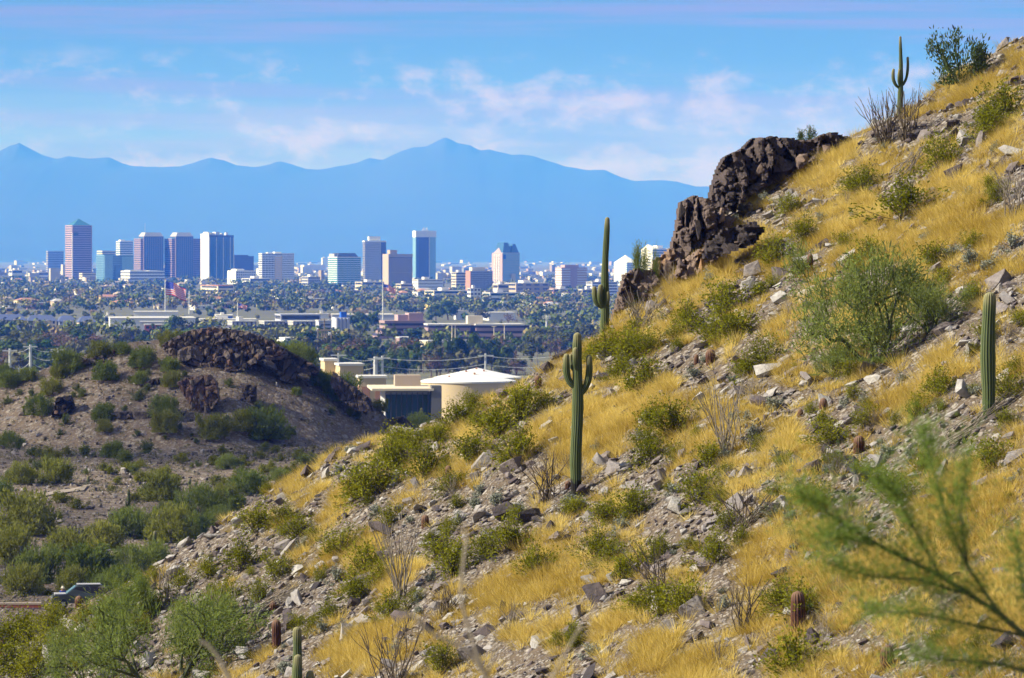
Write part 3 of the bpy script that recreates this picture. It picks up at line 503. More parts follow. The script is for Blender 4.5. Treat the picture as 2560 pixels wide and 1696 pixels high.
# far low city: hundreds of roofs too small to tell apart
parts, cols = [], []
pal = [(0.5, 0.45, 0.37), (0.42, 0.37, 0.29), (0.6, 0.58, 0.54), (0.3, 0.24, 0.18), (0.36, 0.26, 0.19), (0.22, 0.23, 0.24)]
for k in range(750):
    py = 652 + 62 * rng.random() ** 0.9; px = -30 + 1640 * rng.random(); Y = 506000 / (py - HZ); s = Y / F; w = s * rng.uniform(5, 26); d = s * rng.uniform(10, 20); h = rng.uniform(4, 9) + (rng.random() < 0.06) * rng.uniform(8, 22)
    v, f = box_vf(0, 0, 0, w, d, h); a = math.radians(24); v = v @ np.array([[math.cos(a), math.sin(a), 0], [-math.sin(a), math.cos(a), 0], [0, 0, 1]]); parts.append((v + np.array([(px - CX) * s, Y, -46]), f)); cols.append(np.repeat([pal[rng.integers(6)]], 8, 0))
V, Fs = join(parts); m, nt, o = newmat('distant_stucco'); b = nt.nodes.new('ShaderNodeBsdfPrincipled'); a = nt.nodes.new('ShaderNodeAttribute'); a.attribute_name = 'Col'; nt.links.new(a.outputs[0], b.inputs[0]); b.inputs['Roughness'].default_value = 0.9; nt.links.new(b.outputs[0], o.inputs[0])
tag(obj('distant_rooftops', mesh('distant_rooftops', V, Fs, m, col=np.concatenate(cols))), 'pale low roofs of the distant city reading as one mass', 'roofs', kind='stuff')
LANDB = [(o['label'], o['px'], o['py']) for o in bpy.data.objects if o.get('px') is not None]
# ------------------------------------------------------------------ plants: mesh kit
def tube(pts, rads, sides=5, cap=True):
    P = np.asarray(pts, float); n = len(P); T = np.gradient(P, axis=0); T /= np.linalg.norm(T, axis=1)[:, None] + 1e-9
    ref = np.array([0.3, 0.9, 0.1]) if abs(T[:, 2]).mean() > 0.6 else np.array([0, 0, 1.0])
    A = np.cross(T, ref); A /= np.linalg.norm(A, axis=1)[:, None] + 1e-9; B = np.cross(T, A)
    t = np.linspace(0, 2 * math.pi, sides + 1)[:-1]
    V = P[:, None, :] + np.asarray(rads)[:, None, None] * (np.cos(t)[None, :, None] * A[:, None, :] + np.sin(t)[None, :, None] * B[:, None, :])
    V = V.reshape(-1, 3); i = np.arange(sides); q = []
    for k in range(n - 1): q.append(np.stack([k * sides + i, k * sides + (i + 1) % sides, (k + 1) * sides + (i + 1) % sides, (k + 1) * sides + i], 1))
    return V, np.concatenate(q)
def quads(C, size, aspect=1.0, dirs=None, g=rng):
    """one small four-sided leaf at every point of C; dirs: the way its long side points"""
    n = len(C); size = np.broadcast_to(size, (n,))
    D = g.normal(size=(n, 3)) if dirs is None else np.asarray(dirs) + 0.0
    D /= np.linalg.norm(D, axis=1)[:, None] + 1e-9; S = np.cross(D, g.normal(size=(n, 3))); S /= np.linalg.norm(S, axis=1)[:, None] + 1e-9
    a = D * (size * 0.5)[:, None]; b = S * (size * 0.5 / aspect)[:, None]
    V = np.stack([C - a, C + b, C + a, C - b], 1).reshape(-1, 3); return V, np.arange(4 * n).reshape(n, 4)
def quads_n(C, N, size, g=rng):
    """leaf clumps that face outwards from the crown, so that it has a sunny and a shady side"""
    n = len(C); N = N + g.normal(size=(n, 3)) * 0.35; N /= np.linalg.norm(N, axis=1)[:, None] + 1e-9; A = np.cross(N, g.normal(size=(n, 3))); A /= np.linalg.norm(A, axis=1)[:, None] + 1e-9; B = np.cross(N, A); size = np.broadcast_to(size, (n,))
    a = A * (size * 0.5)[:, None]; b = B * (size * 0.42)[:, None]; return np.stack([C - a, C + b, C + a, C - b], 1).reshape(-1, 3), np.arange(4 * n).reshape(n, 4)
def ball(n, g=rng):
    v = g.normal(size=(n, 3)); return v / np.linalg.norm(v, axis=1)[:, None] * (g.random(n) ** 0.45)[:, None]

M_BARK = pmat('brown_bark', (0.12, 0.085, 0.06), 0.95); M_PALMBARK = pmat('palm_bark', (0.2, 0.16, 0.12), 0.95)
L_CITY = {'dark': leafmat('dark_leaves', (0.05, 0.085, 0.022), (0.1, 0.145, 0.042), 0.3), 'olive': leafmat('olive_leaves', (0.075, 0.09, 0.028), (0.15, 0.155, 0.045), 0.35), 'bright': leafmat('bright_leaves', (0.05, 0.1, 0.02), (0.1, 0.17, 0.035), 0.3),
          'pale': leafmat('pale_leaves', (0.1, 0.105, 0.055), (0.17, 0.165, 0.08), 0.25), 'brown': leafmat('bare_brown_twigs', (0.12, 0.075, 0.05), (0.19, 0.13, 0.09), 0.2)}
CROWN, TRUNKS = {}, []
for kind, m in L_CITY.items():
    for v in range(3):
        g = np.random.default_rng(100 + v); nl = 13 if kind != 'brown' else 9
        lob = np.stack([g.uniform(-0.34, 0.34, nl), g.uniform(-0.34, 0.34, nl), g.uniform(0.32, 0.86, nl)], 1); lob[:, :2] *= (1.15 - 0.75 * np.abs(lob[:, 2:] - 0.5)); rad = g.uniform(0.13, 0.22, nl)
        C, T, N = [], [], []
        for p, r_ in zip(lob, rad):
            k = 42 if kind != 'brown' else 30; bb = ball(k, g); N.append(bb / (np.linalg.norm(bb, axis=1)[:, None] + 1e-6) + (p - np.array([0, 0, 0.5])) * 1.5); C.append(p + bb * r_); T.append(np.full(k, g.random()) * 0.6 + g.random(k) * 0.4)
        C = np.concatenate(C); T = np.concatenate(T); V, f = quads_n(C, np.concatenate(N), g.uniform(0.08, 0.15, len(C)), g) if kind != 'brown' else quads(C, g.uniform(0.07, 0.14, len(C)), 3, g=g)
        CROWN[kind, v] = mesh('crown', V, f, m, col=np.repeat(T, 4))
for v in range(3):
    g = np.random.default_rng(200 + v); parts = [tube([(0, 0, -0.05), (0.01, 0, 0.15), (0.02 * v, 0.01, 0.32)], [0.035, 0.026, 0.02], 5)]
    for k in range(4):
        a = k * 1.6 + g.random(); parts.append(tube([(0.02 * v, 0.01, 0.28), (0.1 * math.cos(a), 0.1 * math.sin(a), 0.45), (0.22 * math.cos(a), 0.22 * math.sin(a), 0.68)], [0.018, 0.012, 0.005], 4))
    V, Fs = join(parts); TRUNKS.append(mesh('trunk', V, Fs, M_BARK))
# fan palm
parts = []; g = np.random.default_rng(9); C, D = [], []
for k in range(34):
    a = k * 2.4; e = g.uniform(-0.7, 1.2); d = np.array([math.cos(a) * math.cos(e), math.sin(a) * math.cos(e), math.sin(e)])
    for j in range(5):
        dd = d + g.normal(size=3) * 0.22; L = g.uniform(0.09, 0.14); C.append(np.array([0, 0, 0.9]) + dd * L * 0.6); D.append(dd * 1.0)
V, f = quads(np.array(C), 0.13, 5, np.array(D), g); PALM_FR = mesh('fronds', V, f, L_CITY['dark'], col=np.repeat(g.random(len(C)), 4))
V, f = tube([(0, 0, -0.03), (0.01, 0, 0.5), (0, 0, 0.9)], [0.02, 0.014, 0.012], 6); PALM_TR = mesh('trunk', V, f, M_PALMBARK)

# labels that single a thing out by its place among its like
ORD = ['', 'second ', 'third ', 'fourth ', 'fifth ', 'sixth ', 'seventh ', 'eighth ', 'ninth ', 'tenth ', 'eleventh ', 'twelfth ', 'thirteenth ', 'fourteenth ', 'fifteenth ', 'sixteenth ', 'seventeenth ', 'eighteenth ', 'nineteenth ', 'twentieth ']
PENDING = []      # (object, kind phrase, px, py, landmark list)
def later(o, phrase, px, py, lms): PENDING.append((o, phrase, px, py, lms))
def settle_labels():
    buckets = {}
    for o, ph, px, py, lms in PENDING:
        cand = []
        for name, lx, ly in lms:
            dx, dy = px - lx, py - ly; cand.append((dx * dx + dy * dy, name, dx, dy))
        d, name, dx, dy = min(cand)
        dr = ('left of' if dx < 0 else 'right of') if abs(dx) >= abs(dy) else ('above' if dy < 0 else 'below')
        buckets.setdefault((ph, dr, name), []).append((d, o))
    for (ph, dr, name), L in buckets.items():
        L.sort(key=lambda t: t[0])
        for k, (d, o) in enumerate(L):
            o['label'] = f'{ph} {dr} {name}' if len(L) == 1 else f'{ph}, {ORD[k] if k < 20 else str(k + 1) + "th "}closest {dr} {name}'
CITY_LM = [('the pink pyramid tower', 194, 690), ('the large flag', 430, 745), ('the smallest flag', 600, 775), ('the second flag', 975, 740), ('the brown stepped offices', 1000, 830), ('the white warehouse', 370, 805), ('the slate roofed houses', 110, 810),
           ('the silo building', 850, 815), ('the gabled brick tower', 1265, 730), ('the tall saguaro', 1515, 780), ('the arched glass tower', 540, 705), ('the teal glass block', 860, 720), ('the water tanks', 1180, 930), ('the little hill top', 530, 835), ('the white monopole', 1366, 820), ('the far left pole', 25, 890), ('the brown office right wing', 1250, 840), ('the tan mall', 1310, 745), ('the dark townhouses', 640, 825), ('the little hill left shoulder', 250, 870)]

def tree(px, pb, hpx, wpx, kind, Y=None, gz=None):
    Y = Y or 506000 / (pb - HZ); s = Y / F; v = R.randrange(3); gz = ground_z(Y) if gz is None else gz; h = hpx * s; w = wpx * s
    t = thing('shade_tree', 'x', 'tree', ((px - CX) * s, Y, gz), (0, 0, R.random() * 6.3), 'trees of the city'); t.scale = (w / 0.85, w / 0.85, h)
    obj('trunk', TRUNKS[v], t); obj('crown', CROWN[kind, v], t)
    ph = {'dark': 'dark green tree', 'olive': 'olive green tree', 'bright': 'bright green tree', 'pale': 'pale grey green tree', 'brown': 'bare brown tree'}[kind]
    later(t, ph, px, pb - hpx / 2, CITY_LM)
def palm(px, pb, hpx, Y=None):
    Y = Y or 506000 / (pb - HZ); s = Y / F; h = hpx * s; t = thing('fan_palm', 'x', 'palm tree', ((px - CX) * s, Y, ground_z(Y)), (0, 0, R.random() * 6), 'fan palms of the city'); t.scale = (h * R.uniform(0.9, 1.2),) * 2 + (h,)
    obj('trunk', PALM_TR, t); obj('fronds', PALM_FR, t); later(t, 'fan palm', px, pb - hpx * 0.8, CITY_LM)
BIG = [(1100, 940, 112, 62, 'dark'), (1140, 938, 100, 55, 'dark'), (1185, 938, 108, 60, 'dark'), (1228, 936, 92, 56, 'dark'), (1262, 932, 70, 52, 'dark'), (895, 925, 72, 55, 'bright'), (852, 922, 66, 52, 'dark'), (754, 900, 74, 84, 'dark'), (930, 915, 50, 48, 'dark'),
       (45, 880, 55, 68, 'olive'), (178, 885, 70, 78, 'olive'), (130, 880, 45, 55, 'dark'), (90, 885, 42, 55, 'dark'), (440, 846, 66, 54, 'dark'), (465, 846, 48, 40, 'olive'), (240, 876, 40, 44, 'olive'), (12, 850, 30, 50, 'dark'), (330, 858, 44, 40, 'olive'), (365, 862, 30, 48, 'dark'), (290, 852, 36, 46, 'dark'),
       (1040, 852, 38, 50, 'dark'), (985, 850, 30, 36, 'olive'), (715, 836, 28, 52, 'olive'), (655, 840, 30, 40, 'dark'), (620, 842, 26, 40, 'dark'), (905, 826, 48, 44, 'dark'), (940, 824, 54, 36, 'dark'), (885, 828, 40, 40, 'dark'), (1120, 800, 50, 60, 'dark'), (1090, 802, 42, 44, 'dark'), (1200, 812, 40, 40, 'pale'), (1270, 815, 34, 40, 'brown'), (1330, 905, 46, 60, 'olive'), (1385, 880, 50, 62, 'dark'), (1290, 890, 44, 56, 'dark'), (1420, 870, 50, 60, 'dark'), (1460, 850, 44, 52, 'dark'), (1290, 938, 40, 60, 'olive'), (1240, 905, 40, 46, 'dark'), (1000, 930, 60, 50, 'olive'), (960, 930, 46, 44, 'pale')]
for b in BIG: tree(*b)
for p in [(992, 944, 52), (1011, 946, 58), (1025, 935, 72), (1033, 930, 66), (1042, 932, 74), (1050, 930, 60), (1058, 934, 66), (1017, 930, 56), (1343, 915, 55), (1327, 940, 48), (308, 838, 34), (318, 842, 30), (328, 842, 38), (346, 850, 34), (382, 846, 36), (75, 845, 42), (260, 770, 20), (282, 768, 22), (300, 776, 24), (140, 776, 22), (190, 775, 24), (520, 770, 20), (690, 772, 22), (735, 775, 24), (1252, 845, 40), (830, 860, 34), (1320, 800, 26), (1292, 790, 22), (905, 775, 22), (1420, 795, 24)]: palm(*p)
# belts of trees: the nearest are individuals, the far ones one mass
spots = []
py = 945.0
while py > 682:
    Y = 506000 / (py - HZ); step = 9.0 * F / Y; px = -40 + R.random() * step
    while px < 1580:
        spots.append((px + R.uniform(-0.4, 0.4) * step, py + R.uniform(-3, 3) * (py - HZ) / 150, Y)); px += step * R.uniform(0.35, 0.95)
    py -= max(2.6, (py - HZ) * 0.05)
clear = [(255, 490, 780, 838, 0.9), (-30, 240, 792, 832, 0.75), (560, 875, 786, 842, 0.85), (920, 1310, 795, 860, 0.92), (1200, 1300, 780, 806, 0.7), (820, 985, 786, 806, 0.8), (480, 640, 795, 822, 0.7), (490, 585, 712, 744, 0.8), (880, 1560, 700, 752, 0.6), (150, 400, 690, 712, 0.5)]
ind, far = [], []
for px, py, Y in spots:
    if Y > 8600: continue
    dens = fbm(px / 180, py / 30, 77, 3)
    if R.random() < 0.06 - dens * 0.3: continue
    if any(a < px < b and c < py < d and R.random() < q for a, b, c, d, q in clear): continue
    if px > 1300 and py > 900: continue
    (ind if len(ind) < 250 and py > 740 else far).append((px, py, Y))
LOWZ = [(250, 495, 836), (-40, 245, 830), (555, 880, 840), (915, 1315, 856), (485, 640, 820)]
KP = {'dark': 0.42, 'olive': 0.3, 'pale': 0.12, 'bright': 0.08, 'brown': 0.08}
for px, py, Y in ind:
    k = R.choices(list(KP), list(KP.values()))[0]; s = F / Y; low = any(a < px < b and c - 5 < py < c + 50 for a, b, c in LOWZ); h = (R.uniform(3, 4.6) if low else R.uniform(6, 13)) * s; tree(px, py, h, h * R.uniform(0.8, 1.25), k)
parts, cols = [], []
for px, py, Y in far:
    g = rng; s = Y / F; low = any(a < px < b and c - 45 < py < c + 8 for a, b, c in LOWZ); h = g.uniform(5, 12) * (0.5 if low else 1); w = h * g.uniform(0.45, 0.75); n = 26 if Y > 5000 else 50; tone = np.clip(g.normal(0.42, 0.22) + (g.random() < 0.1) * 0.45, 0, 1)
    bb = ball(n, g); C = bb * np.array([w, w, h * 0.42]) + np.array([0, 0, h * 0.58]) + np.array([(px - CX) * s, Y, -46.0]); v, f = quads_n(C, bb / np.linalg.norm(bb, axis=1)[:, None], g.uniform(1.4, 3.2, n) * (1.3 if Y > 5000 else 1), g); parts.append((v, f)); cols.append(np.repeat(np.clip(tone + g.normal(0, 0.09, n), 0, 1), 4))
V, Fs = join(parts); m, nt, o = newmat('far_leaves'); a = nt.nodes.new('ShaderNodeAttribute'); a.attribute_name = 'Col'; rp = nt.nodes.new('ShaderNodeValToRGB')
for k, (p_, c_) in enumerate(((0, (0.055, 0.095, 0.025)), (0.45, (0.125, 0.155, 0.04)), (0.75, (0.23, 0.22, 0.08)), (1.0, (0.26, 0.19, 0.11)))):
    e = rp.color_ramp.elements[k] if k < 2 else rp.color_ramp.elements.new(p_); e.position = p_; e.color = (*c_, 1)
d = nt.nodes.new('ShaderNodeBsdfDiffuse'); nt.links.new(a.outputs['Fac'], rp.inputs[0]); nt.links.new(rp.outputs[0], d.inputs[0]); nt.links.new(d.outputs[0], o.inputs[0])
tag(obj('far_trees', mesh('far_trees', V, Fs, m, col=np.concatenate(cols))), 'distant city trees reading as one green mass below the skyline', 'trees', kind='stuff')

# small houses among the trees
HP = [(W_CREAM, 'cream'), (W_WHITE, 'white'), (W_TAN, 'tan'), (W_YEL, 'yellow'), (W_CREAM, 'cream'), (W_BRICK, 'orange brick'), (W_YEL, 'yellow'), (W_WHITE, 'white')]
for k in range(110):
    py = R.uniform(706, 778) if k < 104 else R.uniform(850, 885); px = R.uniform(-10, 1500)
    if any(a < px < b and c - 3 < py < d + 3 for a, b, c, d, q in clear[:7]): continue
    Y = 506000 / (py - HZ); s = F / Y; m, cn = HP[R.randrange(8)]; wpx = R.uniform(10, 24) * s; hp = R.uniform(3.5, 5.5) * s
    r, w, d, h = building('house', 'x', 'house', px, px + wpx * 0.15, px + wpx, py - hp, py, 24, R.uniform(9, 16), 'low houses among the trees'); del r['px']
    box('wall', r, m, 0, 0, -0.5, w, d, h)
    if R.random() < 0.45: prism('roof', r, R.choice([W_BRICK, W_TAN, W_GREY, W_TAN]), (-0.5, -0.5, w + 0.5, d + 0.5), h, h + 2.2, inset=min(w, d) * 0.42)
    else: box('roof', r, R.choice([W_ROOF, W_WHITE]), -0.3, -0.3, h, w + 0.3, d + 0.3, h + 0.4)
    for b_ in range(3): box('window', r, G_DARK, w * (b_ + 0.3) / 3, -0.08, h * 0.4, w * (b_ + 0.65) / 3, 0.06, h * 0.75)
    later(r, f'low {cn} house', px + wpx / 2, py - hp / 2, CITY_LM)

# flags on tall poles
m, nt, o = newmat('flag_cloth'); uv = nt.nodes.new('ShaderNodeAttribute'); uv.attribute_name = 'Col'; sp = nt.nodes.new('ShaderNodeSeparateColor'); nt.links.new(uv.outputs[0], sp.inputs[0])
U, Vv = sp.outputs[0], sp.outputs[1]
stripe = mth(nt, 'GREATER_THAN', mth(nt, 'FRACT', mth(nt, 'MULTIPLY', mth(nt, 'SUBTRACT', 1.0, Vv), 6.5)), 0.5)
canton = mth(nt, 'MULTIPLY', mth(nt, 'LESS_THAN', U, 0.4), mth(nt, 'GREATER_THAN', Vv, 0.4615))
def cell(x, n): return mth(nt, 'SUBTRACT', mth(nt, 'FRACT', mth(nt, 'MULTIPLY', x, n)), 0.5)
cu = cell(mth(nt, 'DIVIDE', U, 0.4), 6); cv = cell(mth(nt, 'DIVIDE', mth(nt, 'SUBTRACT', Vv, 0.4615), 0.5385), 5)
star = mth(nt, 'LESS_THAN', mth(nt, 'SQRT', mth(nt, 'ADD', mth(nt, 'MULTIPLY', cu, cu), mth(nt, 'MULTIPLY', cv, cv))), 0.15)
c = cmix(nt, canton, cmix(nt, stripe, (0.62, 0.01, 0.025), (0.72, 0.72, 0.72)), cmix(nt, star, (0.02, 0.04, 0.42), (0.8, 0.8, 0.8)))
d_ = nt.nodes.new('ShaderNodeBsdfDiffuse'); t_ = nt.nodes.new('ShaderNodeBsdfTranslucent'); mx = nt.nodes.new('ShaderNodeMixShader'); mx.inputs[0].default_value = 0.35
nt.links.new(c, d_.inputs[0]); nt.links.new(c, t_.inputs[0]); nt.links.new(d_.outputs[0], mx.inputs[1]); nt.links.new(t_.outputs[0], mx.inputs[2]); nt.links.new(mx.outputs[0], o.inputs[0]); M_FLAG = m
def flag(label, pxp, ptop, pbot, wpx, hpx, droop, Y):
    s = Y / F; z0 = ground_z(Y); zt = (HZ - ptop) * s; r = thing('flag_pole', label, 'flag', ((pxp - CX) * s, Y, z0))
    v, f = tube([(0, 0, 0), (0, 0, zt - z0)], [0.42, 0.26], 8); obj('pole', mesh('pole', v, f, W_WHITE), r); v, f = tube([(0, 0, zt - z0), (0, 0, zt - z0 + 0.5)], [0.4, 0.05], 8); obj('finial', mesh('finial', v, f, W_YEL), r)
    nu, nv = 40, 26; u, v_ = np.meshgrid(np.linspace(0, 1, nu), np.linspace(0, 1, nv)); W, Hh = wpx * s, hpx * s
    X = 0.4 + u * W; Yy = 0.16 * W * np.sin(u * 9 + v_ * 1.5) * (0.15 + u); Z = (zt - z0) - 0.3 - (1 - v_) * Hh * (1 - 0.12 * u) - droop * s * u ** 1.25 - 0.03 * W * np.sin(u * 9 + 1)
    i = np.arange(nu * nv).reshape(nv, nu); f = np.stack([i[:-1, :-1].ravel(), i[:-1, 1:].ravel(), i[1:, 1:].ravel(), i[1:, :-1].ravel()], 1)
    obj('cloth', mesh('cloth', np.stack([X.ravel(), Yy.ravel(), Z.ravel()], 1), f, M_FLAG, smooth=True, col=np.stack([u.ravel(), v_.ravel(), 0 * u.ravel()], 1)), r)
flag('largest striped flag, on a tall white pole above white warehouse', 413, 701, 790, 50, 33, 22, 2950); flag('smallest striped flag, low among trees left of centre', 594, 757, 800, 22, 11, 7, 3100); flag('striped flag on a very tall pole before the tan tower', 957, 708, 802, 30, 15, 14, 2900)

# poles
def pole(name, label, cat, px, ptop, pbase, r0, mat, arms=(), Y=None):
    Y = Y or 506000 / (pbase - HZ); s = Y / F; z0 = ground_z(Y); zt = (HZ - ptop) * s; r = thing(name, label, cat, ((px - CX) * s, Y, z0)); h = zt - z0
    v, f = tube([(0, 0, -0.3), (0, 0, h)], [r0, r0 * 0.75], 8); obj('pole', mesh('pole', v, f, mat), r)
    for (dz, half) in arms: box('crossarm', r, mat, -half, -r0 - 0.3, h - dz, half, -r0 - 0.02, h - dz + 0.35)
    return Vector(((px - CX) * s, Y, zt))
Lp = [pole('utility_pole', t, 'pole', px, a, b, 0.55, M_STEEL, [(0.8, 2.2)], 1350) for px, a, b, t in ((25, 872, 960, 'leftmost grey utility pole beyond the little hill'), (76, 862, 960, 'tallest grey utility pole at the far left'), (145, 870, 960, 'thin utility pole on the left shoulder of the little hill'))]
Rp = [pole('utility_pole', t, 'pole', px, a, b, w_, M_STEEL, [(0.8, 2.2)], 1250) for px, a, b, w_, t in ((846, 883, 980, 0.35, 'utility pole above the beige tank house'), (939, 892, 980, 0.85, 'thick steel pole beside the pump house'), (956, 890, 980, 0.5, 'steel pole just right of the thick pole'), (1214, 884, 980, 0.4, 'steel pole behind the water tank roof'), (1420, 880, 980, 0.4, 'steel pole hidden near the armed saguaro'))]
def wire(a, b, sag, label):
    n = 14; P = [a.lerp(b, k / n) - Vector((0, 0, sag * 4 * (k / n) * (1 - k / n))) for k in range(n + 1)]; v, f = tube(P, [0.075] * (n + 1), 3); tag(obj('power_line', mesh('power_line', v, f, M_STEEL)), label, 'wire', 'power lines')
for side, L in (('left of the little hill', Lp), ('right of the little hill', Rp)):
    for k in range(len(L) - 1):
        for j, dz in enumerate((0.7, 3.0, 5.2)): wire(L[k] - Vector((0, 0, dz)), L[k + 1] - Vector((0, 0, dz)), 1.0 + j * 0.3, f'{("upper", "middle", "lower")[j]} wire of the {("first", "second", "third", "fourth")[k]} span {side}')
for px, a, b, lab in ((1130, 812, 865, 'left of two tan lamp poles before brown offices'), (1138, 812, 865, 'right of two tan lamp poles before brown offices'), (1235, 816, 868, 'lamp pole before the brown office right wing'), (1261, 812, 868, 'taller lamp pole before the brown office right wing')): pole('lamp_pole', lab, 'pole', px, a, b, 0.28, W_CREAM, [(0.3, 1.2)])
pole('monopole', 'white antenna monopole right of the brown offices', 'mast', 1366, 789, 845, 0.5, W_WHITE, [(0.6, 2.4), (1.6, 2.4)]); pole('antenna_mast', 'white antenna mast right of the large flag', 'mast', 473, 728, 786, 0.45, W_WHITE, [(6, 2.0), (9, 2.0), (13, 2.0)])
for px, a, b, lab in ((1393, 816, 852, 'grey lamp pole right of the white monopole'), (1421, 814, 850, 'tan lamp pole left of the tall saguaro')): pole('lamp_pole', lab, 'pole', px, a, b, 0.25, M_STEEL, [(0.3, 1.5)])
for k, (px, a) in enumerate(((795, 822), (805, 826), (811, 797), (816, 826), (828, 822))): pole('substation_pole', ('leftmost', 'second', 'tallest', 'fourth', 'rightmost')[k] + ' of five wooden substation poles behind the little hill', 'pole', px, a, 910, 0.32, M_WOOD, [(0.5, 1.5)] if k == 2 else [(3.0, 0.6)])
s_ = (506000 / (910 - HZ)) / F; tag(box('substation_beam', None, M_WOOD, (793 - CX) * s_, 506000 / 270 - 0.4, (HZ - 828) * s_, (825 - CX) * s_, 506000 / 270 - 0.05, (HZ - 824) * s_), 'dark beam across the wooden substation poles', 'beam')
# ------------------------------------------------------------------ the hillside: stones
S_ = 2560 / 2367.0                                   # many places below were read off a 2367 pixel wide view
def to_px(X, Y, Z): return CX + F * X / Y, HZ - F * Z / Y
GRASSY = [(2250, 200, 60), (2130, 290, 50), (1990, 360, 60), (1900, 390, 60), (1960, 560, 70), (2060, 540, 60), (2230, 480, 60), (2200, 540, 60), (2100, 610, 70), (2250, 590, 60), (2340, 520, 50), (1720, 810, 60), (1790, 760, 70), (1830, 790, 50), (1640, 640, 40), (1570, 680, 50), (2090, 860, 70), (2060, 920, 60), (2200, 830, 60), (2130, 930, 50),
          (1290, 1020, 60), (1390, 1030, 90), (1450, 980, 70), (1250, 1090, 50), (1360, 970, 60), (1340, 1080, 50), (1500, 930, 50), (1540, 900, 50), (1250, 1370, 110), (1330, 1340, 80), (1230, 1420, 90), (1120, 1400, 70), (1420, 1470, 100), (1600, 1480, 120), (1700, 1400, 90), (1560, 1540, 110), (1700, 1330, 80), (1960, 1320, 100), (1850, 1300, 70), (2000, 1480, 110), (2200, 1200, 110), (2300, 1150, 80), (2320, 1280, 90), (2300, 1400, 100), (2150, 1330, 100),
          (940, 1330, 50), (860, 1250, 40), (770, 1140, 50), (700, 1150, 40), (760, 1240, 50), (940, 1150, 50), (970, 1080, 40), (720, 1300, 50), (830, 1500, 70), (900, 1530, 80), (1010, 1500, 60), (1850, 1050, 40), (1840, 1010, 40), (2040, 1000, 40), (2330, 330, 50), (2180, 420, 50), (2000, 470, 40)]
STONY = [(1500, 1080, 90), (1900, 1020, 80), (1980, 970, 60), (2200, 1000, 60), (2300, 1000, 60), (1320, 1140, 60), (1150, 1180, 100), (1000, 1200, 80), (600, 1290, 80), (500, 1280, 80), (450, 1330, 60), (750, 1360, 70), (650, 1400, 80), (800, 1390, 60), (700, 1500, 50), (1350, 1500, 60), (1250, 1510, 50), (950, 1220, 80), (1560, 1230, 80), (1680, 1200, 70), (1600, 1180, 60), (2330, 680, 60), (2150, 760, 60), (2220, 730, 60), (1620, 820, 60), (1560, 860, 60), (1700, 870, 60), (1800, 920, 60), (2050, 1120, 80), (1450, 830, 40), (1860, 600, 60), (400, 1450, 120), (150, 1560, 120), (1740, 690, 50)]
def grassiness(px, py):
    x, y = px / S_, py / S_; g = 0.29 - 0.14 * np.clip((620 - y) / 300, 0, 1) + 0.18 * np.clip((x - 700) / 1400, -0.5, 1) + 0.65 * fbm(px / 70, py / 45, 91, 3)
    for a, b, r_ in GRASSY: g = g + 0.75 * np.exp(-((x - a) ** 2 + (y - b) ** 2) / (r_ * 0.75) ** 2)
    for a, b, r_ in STONY: g = g - 0.65 * np.exp(-((x - a) ** 2 + (y - b) ** 2) / (r_ * 0.75) ** 2)
    return np.clip(g, 0, 1)
def hull(seed, n=11, flat=0.4, box_=True):
    g = np.random.default_rng(seed); bm = bmesh.new()
    for p in g.uniform(-0.5, 0.5, (n, 3)):
        p = p / max(np.abs(p).max() * 2, 0.4) * 0.5 if box_ else p
        bm.verts.new((p[0], p[1] * 0.8, p[2] * flat))
    bmesh.ops.convex_hull(bm, input=bm.verts); loose = [v for v in bm.verts if not v.link_faces]
    bmesh.ops.delete(bm, geom=loose, context='VERTS'); bmesh.ops.triangulate(bm, faces=bm.faces); bm.verts.ensure_lookup_table(); bm.verts.index_update()
    V = np.array([v.co for v in bm.verts]); f = np.array([[v.index for v in q.verts] for q in bm.faces]); bm.free(); return V, f
SLABS = [hull(k, 10 + k % 5, 0.42 + 0.08 * (k % 5)) for k in range(14)]
BLOCKS = [hull(50 + k, 12 + k % 4, 1.1) for k in range(12)]
C_SCREE = [(0.05, 0.042, 0.044), (0.12, 0.092, 0.088), (0.2, 0.165, 0.155), (0.28, 0.25, 0.235), (0.37, 0.345, 0.32), (0.46, 0.435, 0.395)]
M_SCREE = rockmat('scree_stone', C_SCREE, 1.6); M_SCREE_C = rockmat('scree_stone_mass', C_SCREE, 1.6, usecol=True)
M_CLIFF = rockmat('varnished_cliff', [(0.05, 0.038, 0.035), (0.11, 0.08, 0.07), (0.18, 0.13, 0.108), (0.26, 0.185, 0.14), (0.38, 0.22, 0.11)], 1.1, bump=0.8)
M_HILLROCK = rockmat('hill_rock', [(0.03, 0.024, 0.022), (0.07, 0.052, 0.046), (0.12, 0.092, 0.08), (0.2, 0.165, 0.145), (0.2, 0.11, 0.07)], 0.5, bump=0.8)
SLAB_ME = [mesh('stone', v, f, M_SCREE) for v, f in SLABS]; BLOCK_ME = [mesh('block', v, f, M_CLIFF) for v, f in BLOCKS]; HB_ME = [mesh('block', v, f, M_HILLROCK) for v, f in BLOCKS]

